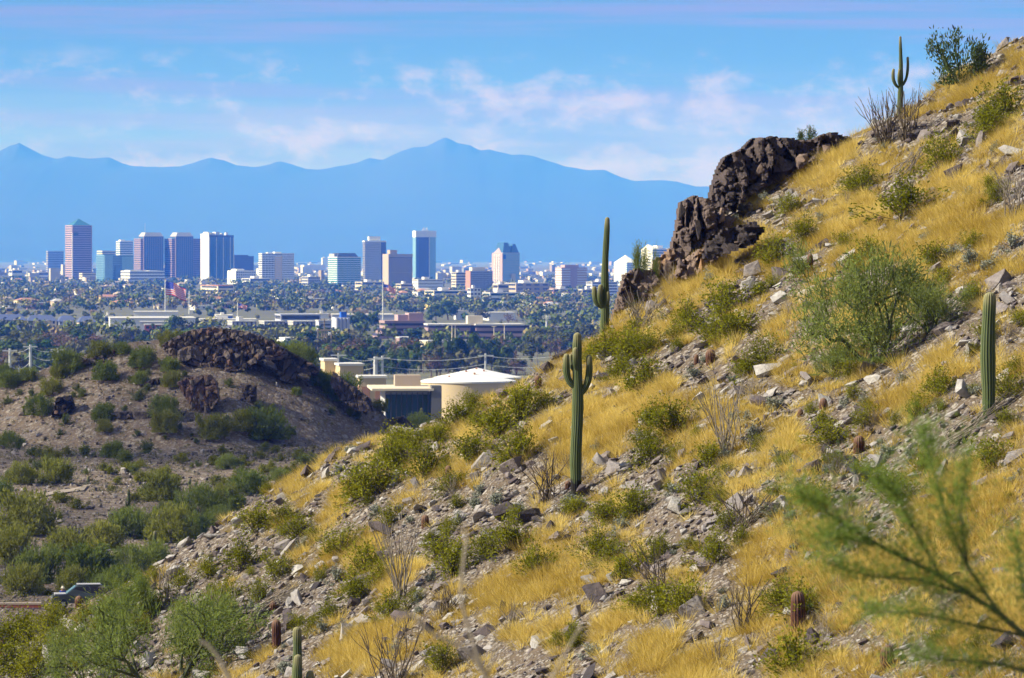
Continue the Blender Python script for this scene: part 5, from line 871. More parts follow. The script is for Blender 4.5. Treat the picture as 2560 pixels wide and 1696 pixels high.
def ribbed(P, rad, nr=15, char=0.0, blunt=1.0, tipl=0.5):
    """ribbed column along the path P, domed at its end"""
    P = np.asarray(P, float); d = np.concatenate([[0], np.cumsum(np.linalg.norm(np.diff(P, axis=0), axis=1))]); L = d[-1]; rad = np.asarray(rad, float); rt = rad[-1]
    body = np.linspace(0, L - rt * blunt, max(10, int(L / 0.18))); dome = L - rt * blunt + rt * blunt * np.sin(np.linspace(0, math.pi / 2, 7)[1:]); T = np.concatenate([body, dome])
    C = np.stack([np.interp(T, d, P[:, k]) for k in range(3)], 1); Rr = np.interp(T, d, rad); k0 = len(body); Rr[k0:] = rt * np.cos(np.linspace(0, math.pi / 2, 7)[1:]); Rr = np.maximum(Rr, 0.003)
    for _ in range(3): C[1:-1] = (C[:-2] + 2 * C[1:-1] + C[2:]) / 4
    Tn = np.gradient(C, axis=0); Tn /= np.linalg.norm(Tn, axis=1)[:, None] + 1e-9; A = np.cross(Tn, np.array([0, 1.0, 0])); A /= np.linalg.norm(A, axis=1)[:, None] + 1e-9; B = np.cross(Tn, A)
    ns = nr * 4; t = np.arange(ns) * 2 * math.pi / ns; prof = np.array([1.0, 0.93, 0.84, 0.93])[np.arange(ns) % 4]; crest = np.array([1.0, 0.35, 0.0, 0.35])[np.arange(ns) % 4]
    ph = rng.uniform(0, 6, 3); wob = 1 + 0.035 * np.sin(T * 4.1 + ph[0]) + 0.025 * np.sin(T * 11.3 + ph[1]) - 0.05 * (np.sin(T * 2.3 + ph[2]) > 0.93); C[:, 0] += 0.02 * np.sin(T * 1.9 + ph[0]) * np.clip(T, 0, 1)
    V = C[:, None, :] + (Rr * wob)[:, None, None] * prof[None, :, None] * (np.cos(t)[None, :, None] * A[:, None, :] + np.sin(t)[None, :, None] * B[:, None, :]); i = np.arange(ns)
    f = np.concatenate([np.stack([k * ns + i, k * ns + (i + 1) % ns, (k + 1) * ns + (i + 1) % ns, (k + 1) * ns + i], 1) for k in range(len(C) - 1)])
    tip = np.clip(1 - (L - T) / tipl, 0, 1) ** 1.5; chr_ = np.clip(1 - T / max(char, 1e-6), 0, 1) * 1.2 if char > 0 else T * 0
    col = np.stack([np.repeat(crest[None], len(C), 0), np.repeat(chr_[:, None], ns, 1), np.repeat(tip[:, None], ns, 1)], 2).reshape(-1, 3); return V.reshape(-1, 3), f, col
def saguaro(label, base, top, wpx, arms=(), char=0, p=None, widths=(0.86, 1.0, 1.02, 0.95, 0.88), group=None, name='saguaro'):
    p = p or slope_hit(*base); s = p.y / F; r = thing(name, label, 'cactus', p, None, group); toL = lambda a, b, dep=0: np.array([(a - CX) * s - p.x, dep, (HZ - b) * s - p.z])
    b0 = toL(*base); b0[2] = -0.25; t0 = toL(*top); P = [b0 + (t0 - b0) * k for k in np.linspace(0, 1, 6)]; w = np.interp(np.linspace(0, 1, 6), np.linspace(0, 1, len(widths)), widths) * wpx * s / 2
    V, f, c = ribbed(P, w, 15, char); obj('trunk', mesh('trunk', V, f, M_SAG, smooth=True, col=c), r)
    for pts, aw, dep in arms:
        Q = [toL(a, b, dep * (0.3 + 0.7 * min(1, k / 2))) for k, (a, b) in enumerate(pts)]; n_ = len(Q); V, f, c = ribbed(Q, np.interp(np.linspace(0, 1, n_), [0, 0.25, 0.7, 1], [0.75, 0.95, 1, 0.85]) * aw * s / 2, 12); obj('arm', mesh('arm', V, f, M_SAG, smooth=True, col=c), r)
    return r
saguaro('many-armed saguaro with charred black base in the middle of the slope', (1440, 1238), (1445, 831), 30, [([(1436, 968), (1424, 960), (1416, 940), (1414, 915), (1415, 884)], 18, -0.02), ([(1440, 930), (1430, 920), (1427, 905), (1427, 886)], 12, 0.2), ([(1442, 925), (1439, 912), (1439, 895), (1439, 868)], 15, -0.25), ([(1452, 984), (1462, 975), (1470, 955), (1473, 925), (1473, 887)], 18, -0.02)], char=1.15, widths=(0.86, 1.0, 1.0, 0.85, 0.72))
saguaro('tallest slender saguaro with clustered low arms beside the lowest crag', (1510, 836), (1517, 543), 22, [([(1507, 768), (1494, 764), (1486, 745), (1484, 716)], 14, -0.05), ([(1506, 768), (1500, 755), (1499, 735), (1501, 711)], 13, -0.2), ([(1512, 768), (1519, 760), (1521, 745), (1520, 728)], 10, -0.2)], widths=(1, 1.0, 0.86, 0.72, 0.6))
saguaro('small dark saguaro with raised arms against the sky', (2250, 288), (2252, 91), 15, [([(2247, 220), (2238, 214), (2232, 200), (2231, 186), (2233, 172)], 8.5, -0.05), ([(2249, 216), (2246, 205), (2246, 190), (2247, 173)], 7.5, -0.15), ([(2254, 216), (2264, 206), (2268, 185), (2270, 165), (2270, 142)], 7.5, 0.05)], widths=(0.9, 1, 0.75, 0.62, 0.45), char=0.0)
saguaro('lone unbranched club shaped saguaro near the right edge', (2470, 1042), (2473, 730), 38, (), widths=(0.62, 0.95, 1.0, 0.97, 0.8))
saguaro('taller of the twin saguaros cut by the bottom edge', (742, 1745), (742, 1567), 25); saguaro('shorter front one of the twin saguaros at the bottom edge', (746, 1760), (744, 1636), 25); saguaro('tiny saguaro stub at the bottom edge right of the twins', (774, 1740), (773, 1676), 24)
for k, (bx, by, tx, ty, w, lab, arms) in enumerate([(322, 1292, 322, 1222, 7.5, 'tallest saguaro standing among the valley trees', [([(320, 1268), (316, 1264), (315, 1255), (315, 1250)], 5, -0.1)]), (426, 1285, 426, 1257, 7, 'valley saguaro right of the tallest valley one', []), (387, 1372, 387, 1328, 10, 'stout valley saguaro above the white slope boulders', []), (448, 1345, 448, 1311, 10, 'short valley saguaro right of the stout one', []), (474, 1212, 474, 1196, 7, 'tiny saguaro at the far side of the valley', []), (221, 1206, 221, 1190, 7, 'tiny dark saguaro beside the dirt trail', []), (59, 1040, 59, 1014, 6, 'small saguaro on the left flank of the little hill', [])]):
    p = hit(bx, by, 200, 545); saguaro(lab, (bx, by), (tx, ty), w, arms, p=p, group='valley saguaros')
saguaro('dark saguaro in front of the pump house', (1054, 1085), (1054, 1020), 9, p=Vector(((1054 - CX) / F * 560, 560, float(H((1054 - CX) / F * 560, 560)))))
def barrel(label, px, ptop, pbot, w, p=None, lean=0.0):
    p = p or slope_hit(px, pbot); s = p.y / F; h = (pbot - ptop) * s; r = thing('barrel_cactus', label, 'cactus', p, None, 'barrel cacti'); V, f, c = ribbed([(0, 0, -0.1), (lean * 0.4, 0, h * 0.5), (lean, 0, h)], [w * s * 0.46, w * s * 0.52, w * s * 0.46], 13, blunt=1.0, tipl=0.3); obj('stem', mesh('stem', V, f, M_BAR, smooth=True, col=c), r)
for a in [('thickest barrel cactus in the golden grass at lower right', 1995, 1480, 1582, 38), ('red tipped barrel cactus near the bottom right', 2217, 1612, 1668, 34), ('orange brown barrel cactus below the grey slab', 2147, 1090, 1132, 28), ('dark red barrel cactus beside the grey brittlebush', 2059, 995, 1028, 22), ('tiny red barrel cactus left of the dark red one', 2001, 1022, 1040, 15), ('barrel cactus among stones right of the charred saguaro', 1777, 875, 910, 26), ('little red barrel cactus in the stones', 1741, 886, 908, 12), ('barrel cactus high on the grassy slope', 2200, 542, 570, 20), ('barrel cactus left of the many-armed saguaro on the ridge', 1346, 940, 972, 18), ('tall leaning barrel cactus above the twin saguaros', 692, 1550, 1618, 24), ('small barrel cactus on the scree above the leaning one', 683, 1504, 1528, 21), ('round barrel cactus beside the parked car', 197, 1490, 1516, 20), ('small red barrel cactus above a creosote', 1121, 1164, 1192, 16), ('brown barrel cactus in the grey scree', 1063, 1288, 1320, 20), ('round red cactus at the charred saguaro foot', 1420, 1203, 1224, 16), ('brown barrel cactus above the big palo verde', 2026, 1036 - 400, 1080 - 400, 16), ('tiny orange barrel cactus at the upper cliff foot', 1998, 402, 414, 12), ('barrel cactus at the left bottom corner', 4, 1600, 1640, 22)]: barrel(*a)
for a in [('barrel cactus left of the summit crag', 420, 849, 872, 6), ('barrel cactus on top of the summit crag', 533, 816, 838, 5), ('barrel cactus on the left hill shoulder', 285, 875, 890, 6), ('left of two tiny barrel cacti low on the hill shoulder', 138, 920, 936, 5), ('right of two tiny barrel cacti low on the hill shoulder', 144, 921, 937, 5), ('thin barrel cactus on the lower left shoulder', 192, 913, 925, 4)]:
    p = hit(a[1], a[3], 200, 545) or hit(a[1], a[3] + 12, 200, 545) or hit(a[1], a[3] + 25, 200, 545); barrel(*a, p=p)

# ocotillos: bare canes from one base
CANES = []
for k in range(8):
    g = np.random.default_rng(500 + k); T = np.linspace(0, 1, 9); bx1, bx2 = g.normal(0, 0.07, 2); P = np.stack([bx1 * np.sin(T * 2.8) + 0.10 * T ** 2, bx2 * np.sin(T * 3.4 + 1), T], 1); P[1:] += g.normal(0, 0.006, (8, 3)); parts = [tube(P, np.linspace(1, 0.35, 9) * 0.0105, 4)]
    if k % 2: parts.append(tube([P[5], P[5] + np.array([0.06, 0.03, 0.14]), P[5] + np.array([0.08, 0.05, 0.3])], [0.007, 0.006, 0.003], 4))
    v, f = join(parts); CANES.append(mesh('cane', v, f, M_GREYSTEM))
CANES_D = [];  M_CANE_D = pmat('dark_cane', (0.085, 0.065, 0.045), 0.95)
for c in CANES: d_ = c.copy(); d_.materials.clear(); d_.materials.append(M_CANE_D); CANES_D.append(d_)
def ocotillo(label, base, tip_y, x0, x1, n_, dark=True, p=None, thick=1.35):
    p = p or slope_hit(*base); s = p.y / F; Hh = (base[1] - tip_y) * s; L0, L1 = (base[0] - x0) * s, (x1 - base[0]) * s; r = thing('ocotillo', label, 'ocotillo', p, None, 'ocotillos on the slope')
    for k in range(n_):
        u = (k + R.random()) / n_; lx = (-L0 + (L0 + L1) * u); ang = math.atan2(lx, Hh * R.uniform(0.85, 1.0)); ln = math.hypot(lx, Hh) * R.uniform(0.62, 1.0); dep = R.gauss(0, 0.28)
        q = Vector((math.sin(ang), dep * 0.8, math.cos(ang))).to_track_quat('Z', 'Y') @ Matrix.Rotation(R.random() * 6.28, 4, 'Z').to_quaternion()
        obj('cane', R.choice(CANES_D if dark else CANES), r, (R.gauss(0, 0.05), R.gauss(0, 0.05), -0.05), q.to_euler(), (1.35 * thick, 1.35 * thick, ln))
for a in [('tall many-caned ocotillo left of centre', (1000, 1500), 1245, 925, 1065, 22, False), ('ocotillo leaning left at the charred saguaro foot', (1370, 1252), 1110, 1295, 1432, 20), ('dark ocotillo spreading left low in the middle', (1640, 1488), 1330, 1530, 1690, 16), ('tall pale ocotillo right of the charred saguaro', (1820, 1138), 910, 1735, 1856, 22, False), ('short thick ocotillo with arching canes', (1855, 1328), 1205, 1795, 1985, 22), ('thin ocotillo in the golden grass left of the thick barrel', (1857, 1582), 1430, 1805, 1915, 16), ('ocotillo cut by the bottom edge', (985, 1720), 1530, 870, 1090, 20), ('largest bushy ocotillo around the far saguaro', (2215, 365), 215, 2140, 2275, 34), ('second bushy ocotillo beside the far saguaro', (2265, 350), 205, 2215, 2330, 26), ('pale dry ocotillo at the foot of the lowest crag', (1600, 835), 715, 1545, 1685, 30, False), ('grey ocotillo at the right edge', (2535, 545), 395, 2470, 2580, 20, False), ('short dark ocotillo below the central creosotes', (1115, 1535), 1455, 1085, 1150, 18), ('thin pale ocotillo above the bottom left palo verde', (420, 1505), 1390, 350, 445, 14, False), ('sparse pale ocotillo on the lower scree', (545, 1560), 1430, 500, 600, 12, False)]: ocotillo(*a)
def deadcanes(label, base, ang, L, n_):
    p = slope_hit(*base); r = thing('fallen_canes', label, 'dead wood', p)
    for k in range(n_): 
        q = Vector((math.cos(ang + R.gauss(0, 0.12)), R.gauss(0, 0.15), math.sin(ang + R.gauss(0, 0.12)) + 0.04)).to_track_quat('Z', 'Y'); obj('cane', R.choice(CANES), r, (R.gauss(0, 0.12), R.gauss(0, 0.12), 0.12 + R.random() * 0.15), q.to_euler(), (1.6, 1.6, L * R.uniform(0.6, 1.1)))
deadcanes('fallen bundle of dead canes below the lone right saguaro', (2380, 1120), 0.55, 2.0, 22); deadcanes('fallen grey canes on the scree above the leaning barrel cactus', (640, 1550), 0.45, 1.9, 22); deadcanes('dead weathered stump of canes high on the slope', (2250, 450), 0.75, 1.3, 18)
# ------------------------------------------------------------------ palo verde trees, valley scrub, foreground, car and person
M_GREENBARK = pmat('green_bark', (0.075, 0.085, 0.035), 0.85); M_TWIG = pmat('dry_grey_twig', (0.3, 0.25, 0.18), 0.95)
def palo(seed, nl=5, ntw=2600, twl=0.16, tww=9, levels=4, spread=0.75, up=0.35, dome=0.0):
    """branching limbs and a haze of fine green twigs, unit height"""
    g = np.random.default_rng(seed); parts, tips = [], []
    def grow(p, d, L, r, lev):
        mid = p + d * L * 0.5 + g.normal(size=3) * L * 0.06; e = p + d * L + g.normal(size=3) * L * 0.08; parts.append(tube([p, mid, e], [r, r * 0.85, r * 0.68], 5 if lev < 2 else 3))
        if lev >= 2: tips.append((p, e))
        if lev < levels:
            for k in range(2 if g.random() < 0.55 else 3):
                nd = d + g.normal(size=3) * 0.55 + np.array([0, 0, 0.08]); nd /= np.linalg.norm(nd); grow(e, nd, L * g.uniform(0.62, 0.85), r * 0.6, lev + 1)
    for k in range(nl):
        a = k * 2 * math.pi / nl + g.normal(0, 0.3); d = np.array([math.cos(a) * spread, math.sin(a) * spread, up + 0.45 * g.random()]); d /= np.linalg.norm(d); grow(np.array([0.02 * math.cos(a), 0.02 * math.sin(a), -0.04]), d, g.uniform(0.26, 0.36), 0.024, 0)
    A = np.array([t[0] for t in tips]); B = np.array([t[1] for t in tips]); k = g.integers(0, len(A), ntw); t = g.uniform(0.1, 1.35, ntw)[:, None]; C = A[k] + (B[k] - A[k]) * t + g.normal(size=(ntw, 3)) * 0.06; D = (B[k] - A[k]) / (np.linalg.norm(B[k] - A[k], axis=1)[:, None]) + g.normal(size=(ntw, 3)) * 0.55 + np.array([0, 0, 0.15])
    nd_ = int(ntw * dome)
    if nd_:
        mx_r = np.percentile(np.abs(C[:, 0]), 96); mz_r = np.percentile(C[:, 2], 98); nc = 46; cc = ball(nc, g) ; cc[:, 2] = np.abs(cc[:, 2]); cc = cc / (np.linalg.norm(cc, axis=1)[:, None] ** 0.5 + 1e-6) * np.array([mx_r, mx_r, mz_r]) * 0.92
        j = g.integers(0, nc, nd_); C[:nd_] = cc[j] + g.normal(size=(nd_, 3)) * np.array([mx_r, mx_r, mz_r]) * 0.13; D[:nd_] = C[:nd_] * 0.8 + np.array([0, 0, 0.3]) + g.normal(size=(nd_, 3)) * 0.3
    ok_ = (C[:, 2] < np.percentile(C[:, 2], 98) * 1.12) & (np.abs(C[:, :2]).max(1) < np.percentile(np.abs(C[:, 0]), 96) * 1.25); C, D = C[ok_], D[ok_]; ntw = len(C)
    C[:, 2] = np.maximum(C[:, 2], 0.02); V, f = quads(C, twl * g.uniform(0.5, 1.2, ntw), tww, D, g); top = np.percentile(C[:, 2], 98); wid = np.percentile(np.abs(C[:, 0]), 96); sc = np.array([0.5 / wid, 0.5 / wid, 1 / top]); v, fs = join(parts)
    return (v * sc, fs), (V * sc, f, np.repeat(np.clip(0.5 + 0.35 * g.normal(size=ntw), 0, 1), 4))
def palo_meshes(seeds, leafm, **kw):
    out_ = []
    for s in seeds:
        (v, fs), (V, f, t) = palo(s, **kw); out_.append((mesh('limbs', v, fs, M_GREENBARK), mesh('twigs', V, f, leafm, col=t)))
    return out_
PALO_BIG = palo_meshes((601,), L_PALO, ntw=15000, twl=0.065, tww=6, levels=4, dome=0.2) + palo_meshes((602, 603), L_PALO, ntw=8500, twl=0.06, tww=6, levels=4, dome=0.12)
L_RIDGE = leafmat('mesquite_leaves', (0.045, 0.075, 0.022), (0.1, 0.13, 0.045), 0.35, 0.3); PALO_RIDGE = palo_meshes((604,), L_RIDGE, ntw=2500, twl=0.075, tww=2.4, levels=3, up=0.6, dome=0.4)
L_PV = leafmat('valley_palo_verde', (0.12, 0.165, 0.026), (0.25, 0.29, 0.065), 0.45, 0.45); PALO_FAR = palo_meshes((611, 612, 613, 614), L_PV, ntw=4200, twl=0.1, tww=3.6, levels=2, dome=0.72) + palo_meshes((615, 616), leafmat('valley_olive_leaves', (0.16, 0.18, 0.025), (0.3, 0.3, 0.06), 0.45, 0.45), ntw=3600, twl=0.1, tww=3.2, levels=2, dome=0.7)
def palotree(phrase, p, w, h, variants, label=None, lms=SLOPE_LM, group=None, rz=None, px=None, py=None):
    t = thing('palo_verde_tree', label or 'x', 'tree', p, (0, 0, R.random() * 6.28 if rz is None else rz), group); t.scale = (w, w, h); l, f = R.choice(variants); obj('limbs', l, t); obj('twigs', f, t)
    if not label: later(t, phrase, px, py, lms)
    return t
def pt(label, base, wpx, hpx, var, rz=None):
    p = slope_hit(*base); s = p.y / F; palotree('', p, wpx * s, hpx * s, var, label, rz=rz)
pt('big feathery palo verde tree in the grass below the cliffs', (2190, 905), 420, 262, [PALO_BIG[0]], 0.4); pt('second palo verde crown merging into the right of the big one', (2330, 830), 190, 130, [PALO_BIG[1]]); pt('small round tree on the skyline right of the far saguaro', (2404, 215), 135, 130, PALO_RIDGE)
pt('large palo verde at the bottom left edge', (410, 1735), 440, 240, [PALO_BIG[1]]); pt('thin palo verde behind the bottom left one', (520, 1640), 180, 150, [PALO_BIG[2]]); pt('palo verde at the left bottom corner', (230, 1740), 220, 190, [PALO_BIG[2]]); pt('wispy palo verde beside the lower crags', (1610, 745), 70, 130, [PALO_BIG[2]]); pt('small green palo verde left of the big one', (2080, 940), 90, 70, [PALO_BIG[2]]); pt('leafy sprig on top of the upper cliff', (2016, 352), 50, 50, PALO_RIDGE)
pt('palo verde below the parked car', (330, 1560), 170, 120, [PALO_BIG[0]])
# trees and shrubs of the little hill and valley
VT = [(354, 892, 76), (266, 925, 72), (347, 944, 48), (427, 911, 56), (432, 947, 62), (168, 900, 88), (127, 965, 64), (100, 1011, 78), (19, 946, 64), (260, 1030, 64), (262, 1065, 46), (416, 1014, 82), (414, 1052, 84), (535, 1065, 94), (281, 1122, 62), (24, 1098, 62), (565, 1152, 56), (249, 873, 66), (305, 870, 44), (422, 848, 66), (460, 842, 44), (751, 884, 92), (700, 872, 52), (678, 866, 46), (851, 962, 118), (800, 945, 60), (662, 1052, 132), (610, 1050, 80), (949, 990, 46), (1040, 1030, 74), (1075, 1045, 60), (70, 935, 50), (150, 930, 50), (740, 980, 30), (900, 1010, 40), (10, 905, 60),
      (70, 1270, 180), (30, 1350, 160), (140, 1175, 96), (50, 1180, 80), (400, 1205, 130), (500, 1245, 150), (430, 1300, 160), (330, 1300, 130), (260, 1330, 120), (220, 1400, 170), (100, 1400, 160), (170, 1350, 130), (60, 1440, 130), (330, 1390, 120), (560, 1235, 110), (620, 1205, 90), (380, 1380, 110), (300, 1440, 110), (250, 1460, 100), (480, 1310, 90), (540, 1290, 80), (180, 1440, 100), (590, 1255, 60), (700, 1190, 60), (5, 1230, 90)]
for x, y, w in VT:
    p = hit(x, y + w * 0.36, 190, 700); 
    if p is None: p = hit(x, y + w * 0.36 + 25, 190, 700)
    if p is None: continue
    s = p.y / F; w *= 0.84 if w < 100 else 0.74; palotree('green valley palo verde', p, w * s * 1.02, w * s * 0.74, PALO_FAR, None, VAL_LM, 'palo verdes of the valley', None, x, y)
k = 0
while k < 150:
    x, y = R.uniform(-10, 860), R.uniform(1125, 1560)
    if k < 60: y = R.uniform(1135, 1215); x = R.uniform(60, 900)
    p = hit(x, y, 190, 600); k += 1
    if p is None or p.y < 200: continue
    w = R.uniform(26, 60); s = p.y / F; bush('valley_creosote', 'olive valley creosote', 'shrub', 'creosotes of the valley', CREO_DIM if R.random() < 0.8 else DIM, p, w * s * 0.55, w * s * 0.75, VAL_LM, x, y)
for j in range(60):
    x, y = R.uniform(0, 1000), R.uniform(880, 1120); p = hit(x, y, 400, 600)
    if p is None or p.y > 540: continue
    w = R.uniform(14, 34); s = p.y / F; bush('hill_shrub', 'small olive shrub', 'shrub', 'shrubs of the little hill', DIM, p, w * s * 0.7, w * s * 0.9, VAL_LM, x, y)
# low grey-green scrub dotting the hill and valley floor
parts, cols = [], []; n = 5600; X = rng.uniform(-66, 4, n); Y = rng.uniform(260, 535, n); Z = H(X, Y)
for i in range(n):
    if abs(X[i] / Y[i]) > 0.125: continue
    h = rng.uniform(0.25, 0.7); C = ball(22) * np.array([h * 0.9, h * 0.9, h * 0.5]) + np.array([X[i], Y[i], Z[i] + h * 0.4]); v, f = quads(C, rng.uniform(0.1, 0.24, 22), 2.0); parts.append((v, f)); cols.append(np.repeat(np.clip(np.full(22, rng.random()) + rng.normal(0, 0.15, 22), 0, 1), 4))
V, Fs = join(parts); tag(obj('low_scrub', mesh('low_scrub', V, Fs, leafmat('scrub_leaves', (0.1, 0.1, 0.045), (0.24, 0.22, 0.12), 0.25, 0.0), col=np.concatenate(cols))), 'low grey green scrub dotting the little hill and valley floor', 'scrub', kind='stuff')
# a dirt trail across the valley
P = [(60, 1250), (100, 1240), (140, 1234), (175, 1228), (215, 1222)]; V = []
for x, y in P:
    p = hit(x, y, 300, 520)
    for dz in (-0.9, 0.9): V.append((p.x, p.y + dz * 2.5, float(H(p.x, p.y + dz * 2.5)) + 0.1))
tag(obj('dirt_trail', mesh('dirt_trail', V, np.array([(2 * i, 2 * i + 2, 2 * i + 3, 2 * i + 1) for i in range(len(P) - 1)]), pmat('trail_dust', (0.3, 0.25, 0.2), 0.95))), kind='structure')

# a low red-brown wall, the parked car and the walker behind the bushes at lower left
PC = hit(200, 1530, 190, 420); s = PC.y / F; gz = PC.z
M_CARP = pmat('grey_green_car_paint', (0.07, 0.085, 0.08), 0.3, metal=0.4, spec=0.6, var=0.05); M_TYRE = pmat('tyre_rubber', (0.02, 0.02, 0.02), 0.9); M_LAMP = pmat('lamp_glass', (0.7, 0.7, 0.68), 0.2, spec=0.8); M_REDL = pmat('red_lamp', (0.4, 0.01, 0.01), 0.3)
top = (HZ - 1461) * s; z0 = top - 1.75; car = thing('parked_car', 'grey car with pale roof half hidden behind bushes at lower left', 'car', ((205 - CX) * s, PC.y, z0), (0, 0, 0.15))
prof = [(-2.3, 0.35), (-2.35, 0.75), (-2.2, 0.95), (-1.2, 1.08), (-0.45, 1.66), (0.2, 1.75), (1.5, 1.7), (2.15, 1.15), (2.3, 1.0), (2.3, 0.4)]
def extr(name, pts, y0, y1, mat, parent, inset=0.0):
    n_ = len(pts); V = [(x, y0 + (inset if z > 1.1 else 0), z) for x, z in pts] + [(x, y1 - (inset if z > 1.1 else 0), z) for x, z in pts]; fs = [np.array([list(range(n_)), list(range(2 * n_ - 1, n_ - 1, -1))]), np.array([(i, i + n_, (i + 1) % n_ + n_, (i + 1) % n_) for i in range(n_)])]
    return obj(name, mesh(name, V, fs, mat), parent)
extr('body', prof, -0.9, 0.9, M_CARP, car, 0.16); extr('window', [(-1.1, 1.1), (-0.5, 1.58), (0.15, 1.64), (0.15, 1.1)], -0.92 + 0.1, -0.7, G_DARK, car); extr('window', [(0.25, 1.1), (0.25, 1.64), (1.4, 1.6), (1.95, 1.15)], -0.92 + 0.1, -0.7, G_DARK, car)
extr('windscreen', [(-1.24, 1.1), (-0.52, 1.66), (-0.5, 1.6), (-1.15, 1.06)], -0.68, 0.68, G_PALE, car); box('roof_panel', car, W_GREY, -0.4, -0.66, 1.755, 1.4, 0.66, 1.79); box('hood_panel', car, W_GREY, -2.1, -0.8, 1.0, -1.25, 0.8, 1.09)
for x in (-1.45, 1.45):
    for y in (-0.92, 0.72):
        t = np.linspace(0, 2 * math.pi, 17)[:-1]; V = [(0.34 * math.cos(a), yy, 0.34 * math.sin(a)) for yy in (0, 0.2) for a in t]; w_ = obj('wheel', mesh('wheel', V, [np.array([(i, (i + 1) % 16, (i + 1) % 16 + 16, i + 16) for i in range(16)]), np.array([list(range(16)), list(range(31, 15, -1))])], M_TYRE), car, (x, y, 0.34)); box('rim', w_, M_STEEL, -0.14, -0.02, -0.14, 0.14, 0.22, 0.14)
for y in (-0.8, 0.5): box('headlight', car, M_LAMP, -2.37, y, 0.68, -2.27, y + 0.3, 0.85); box('tail_light', car, M_REDL, 2.27, y, 0.75, 2.33, y + 0.3, 0.95)
wl = thing('low_wall', 'dark red and white low wall behind bushes at the left edge', 'wall', ((-40 - CX) * s, PC.y + 1, (HZ - 1522) * s - 1.0)); box('wall', wl, W_MAUVE, 0, 0, -0.6, 4.2, 0.4, 1.0); box('stripe', wl, W_RED, -0.02, -0.03, 1.0, 4.22, 0.43, 1.22); box('coping', wl, W_TAN, -0.05, -0.06, 1.22, 4.25, 0.46, 1.36)
# the walker: one continuous body, hat and shirt as children
yp = PC.y + 1.6; sp_ = yp / F; zh = (HZ - 1466) * sp_; zf = zh - 1.74; per = thing('person', 'walker in blue top and pale brimmed hat beside the car', 'person', ((157 - CX) * sp_, yp, zf), (0, 0, 0.3))
J = {'pel': (0, 0, 0.92), 'wst': (0, 0, 1.08), 'chs': (0, 0.01, 1.32), 'nck': (0, 0, 1.46), 'hed': (0, -0.02, 1.56), 'top': (0, -0.02, 1.7), 'sl': (-0.18, 0, 1.38), 'el': (-0.25, 0.02, 1.12), 'hl': (-0.2, -0.16, 0.95), 'sr': (0.18, 0, 1.38), 'er': (0.25, 0.04, 1.12), 'hr': (0.22, -0.14, 0.96), 'tl': (-0.1, 0, 0.86), 'kl': (-0.11, -0.06, 0.48), 'al': (-0.11, 0.02, 0.08), 'fl': (-0.12, -0.16, 0.03), 'tr': (0.1, 0, 0.86), 'kr': (0.11, 0.02, 0.48), 'ar': (0.11, 0.12, 0.08), 'fr': (0.12, -0.06, 0.03)}
RD = {'pel': .13, 'wst': .125, 'chs': .15, 'nck': .055, 'hed': .095, 'top': .075, 'sl': .065, 'el': .045, 'hl': .035, 'sr': .065, 'er': .045, 'hr': .035, 'tl': .085, 'kl': .06, 'al': .042, 'fl': .04, 'tr': .085, 'kr': .06, 'ar': .042, 'fr': .04}
ks = list(J); E = [('pel', 'wst'), ('wst', 'chs'), ('chs', 'nck'), ('nck', 'hed'), ('hed', 'top'), ('chs', 'sl'), ('sl', 'el'), ('el', 'hl'), ('chs', 'sr'), ('sr', 'er'), ('er', 'hr'), ('pel', 'tl'), ('tl', 'kl'), ('kl', 'al'), ('al', 'fl'), ('pel', 'tr'), ('tr', 'kr'), ('kr', 'ar'), ('ar', 'fr')]
def skinned(name, keys, edges, grow, mat, parent):
    me = bpy.data.meshes.new(name); me.from_pydata([J[k] for k in keys], [(keys.index(a), keys.index(b)) for a, b in edges], []); o = obj(name, me, parent); me.materials.append(mat); m = o.modifiers.new('skin', 'SKIN')
    for k, v in zip(keys, me.skin_vertices[0].data): v.radius = (RD[k] * grow,) * 2; v.use_root = (k == keys[0])
    o.modifiers.new('sub', 'SUBSURF').levels = 2; o.modifiers['sub'].render_levels = 2; m.use_smooth_shade = True; return o
skinned('body', ks, E, 1.0, pmat('skin', (0.5, 0.3, 0.22), 0.6, var=0.05), per); skinned('shirt', ['wst', 'chs', 'sl', 'el', 'sr', 'er'], [('wst', 'chs'), ('chs', 'sl'), ('sl', 'el'), ('chs', 'sr'), ('sr', 'er')], 1.14, pmat('blue_shirt', (0.03, 0.08, 0.45), 0.9), per); skinned('trousers', ['pel', 'wst', 'tl', 'kl', 'al', 'tr', 'kr', 'ar'], [('pel', 'wst'), ('pel', 'tl'), ('tl', 'kl'), ('kl', 'al'), ('pel', 'tr'), ('tr', 'kr'), ('kr', 'ar')], 1.12, pmat('tan_trousers', (0.3, 0.24, 0.17), 0.9), per)
t = np.linspace(0, 2 * math.pi, 17)[:-1]; prof = [(0.2, 1.6), (0.115, 1.63), (0.105, 1.72), (0.07, 1.76), (0.005, 1.77)]; V = [(r_ * math.cos(a), r_ * math.sin(a) - 0.02, z) for r_, z in prof for a in t]
obj('hat', mesh('hat', V, np.concatenate([np.array([(k * 16 + i, k * 16 + (i + 1) % 16, (k + 1) * 16 + (i + 1) % 16, (k + 1) * 16 + i) for i in range(16)]) for k in range(4)]), pmat('straw_hat', (0.62, 0.58, 0.45), 0.9), smooth=True), per)

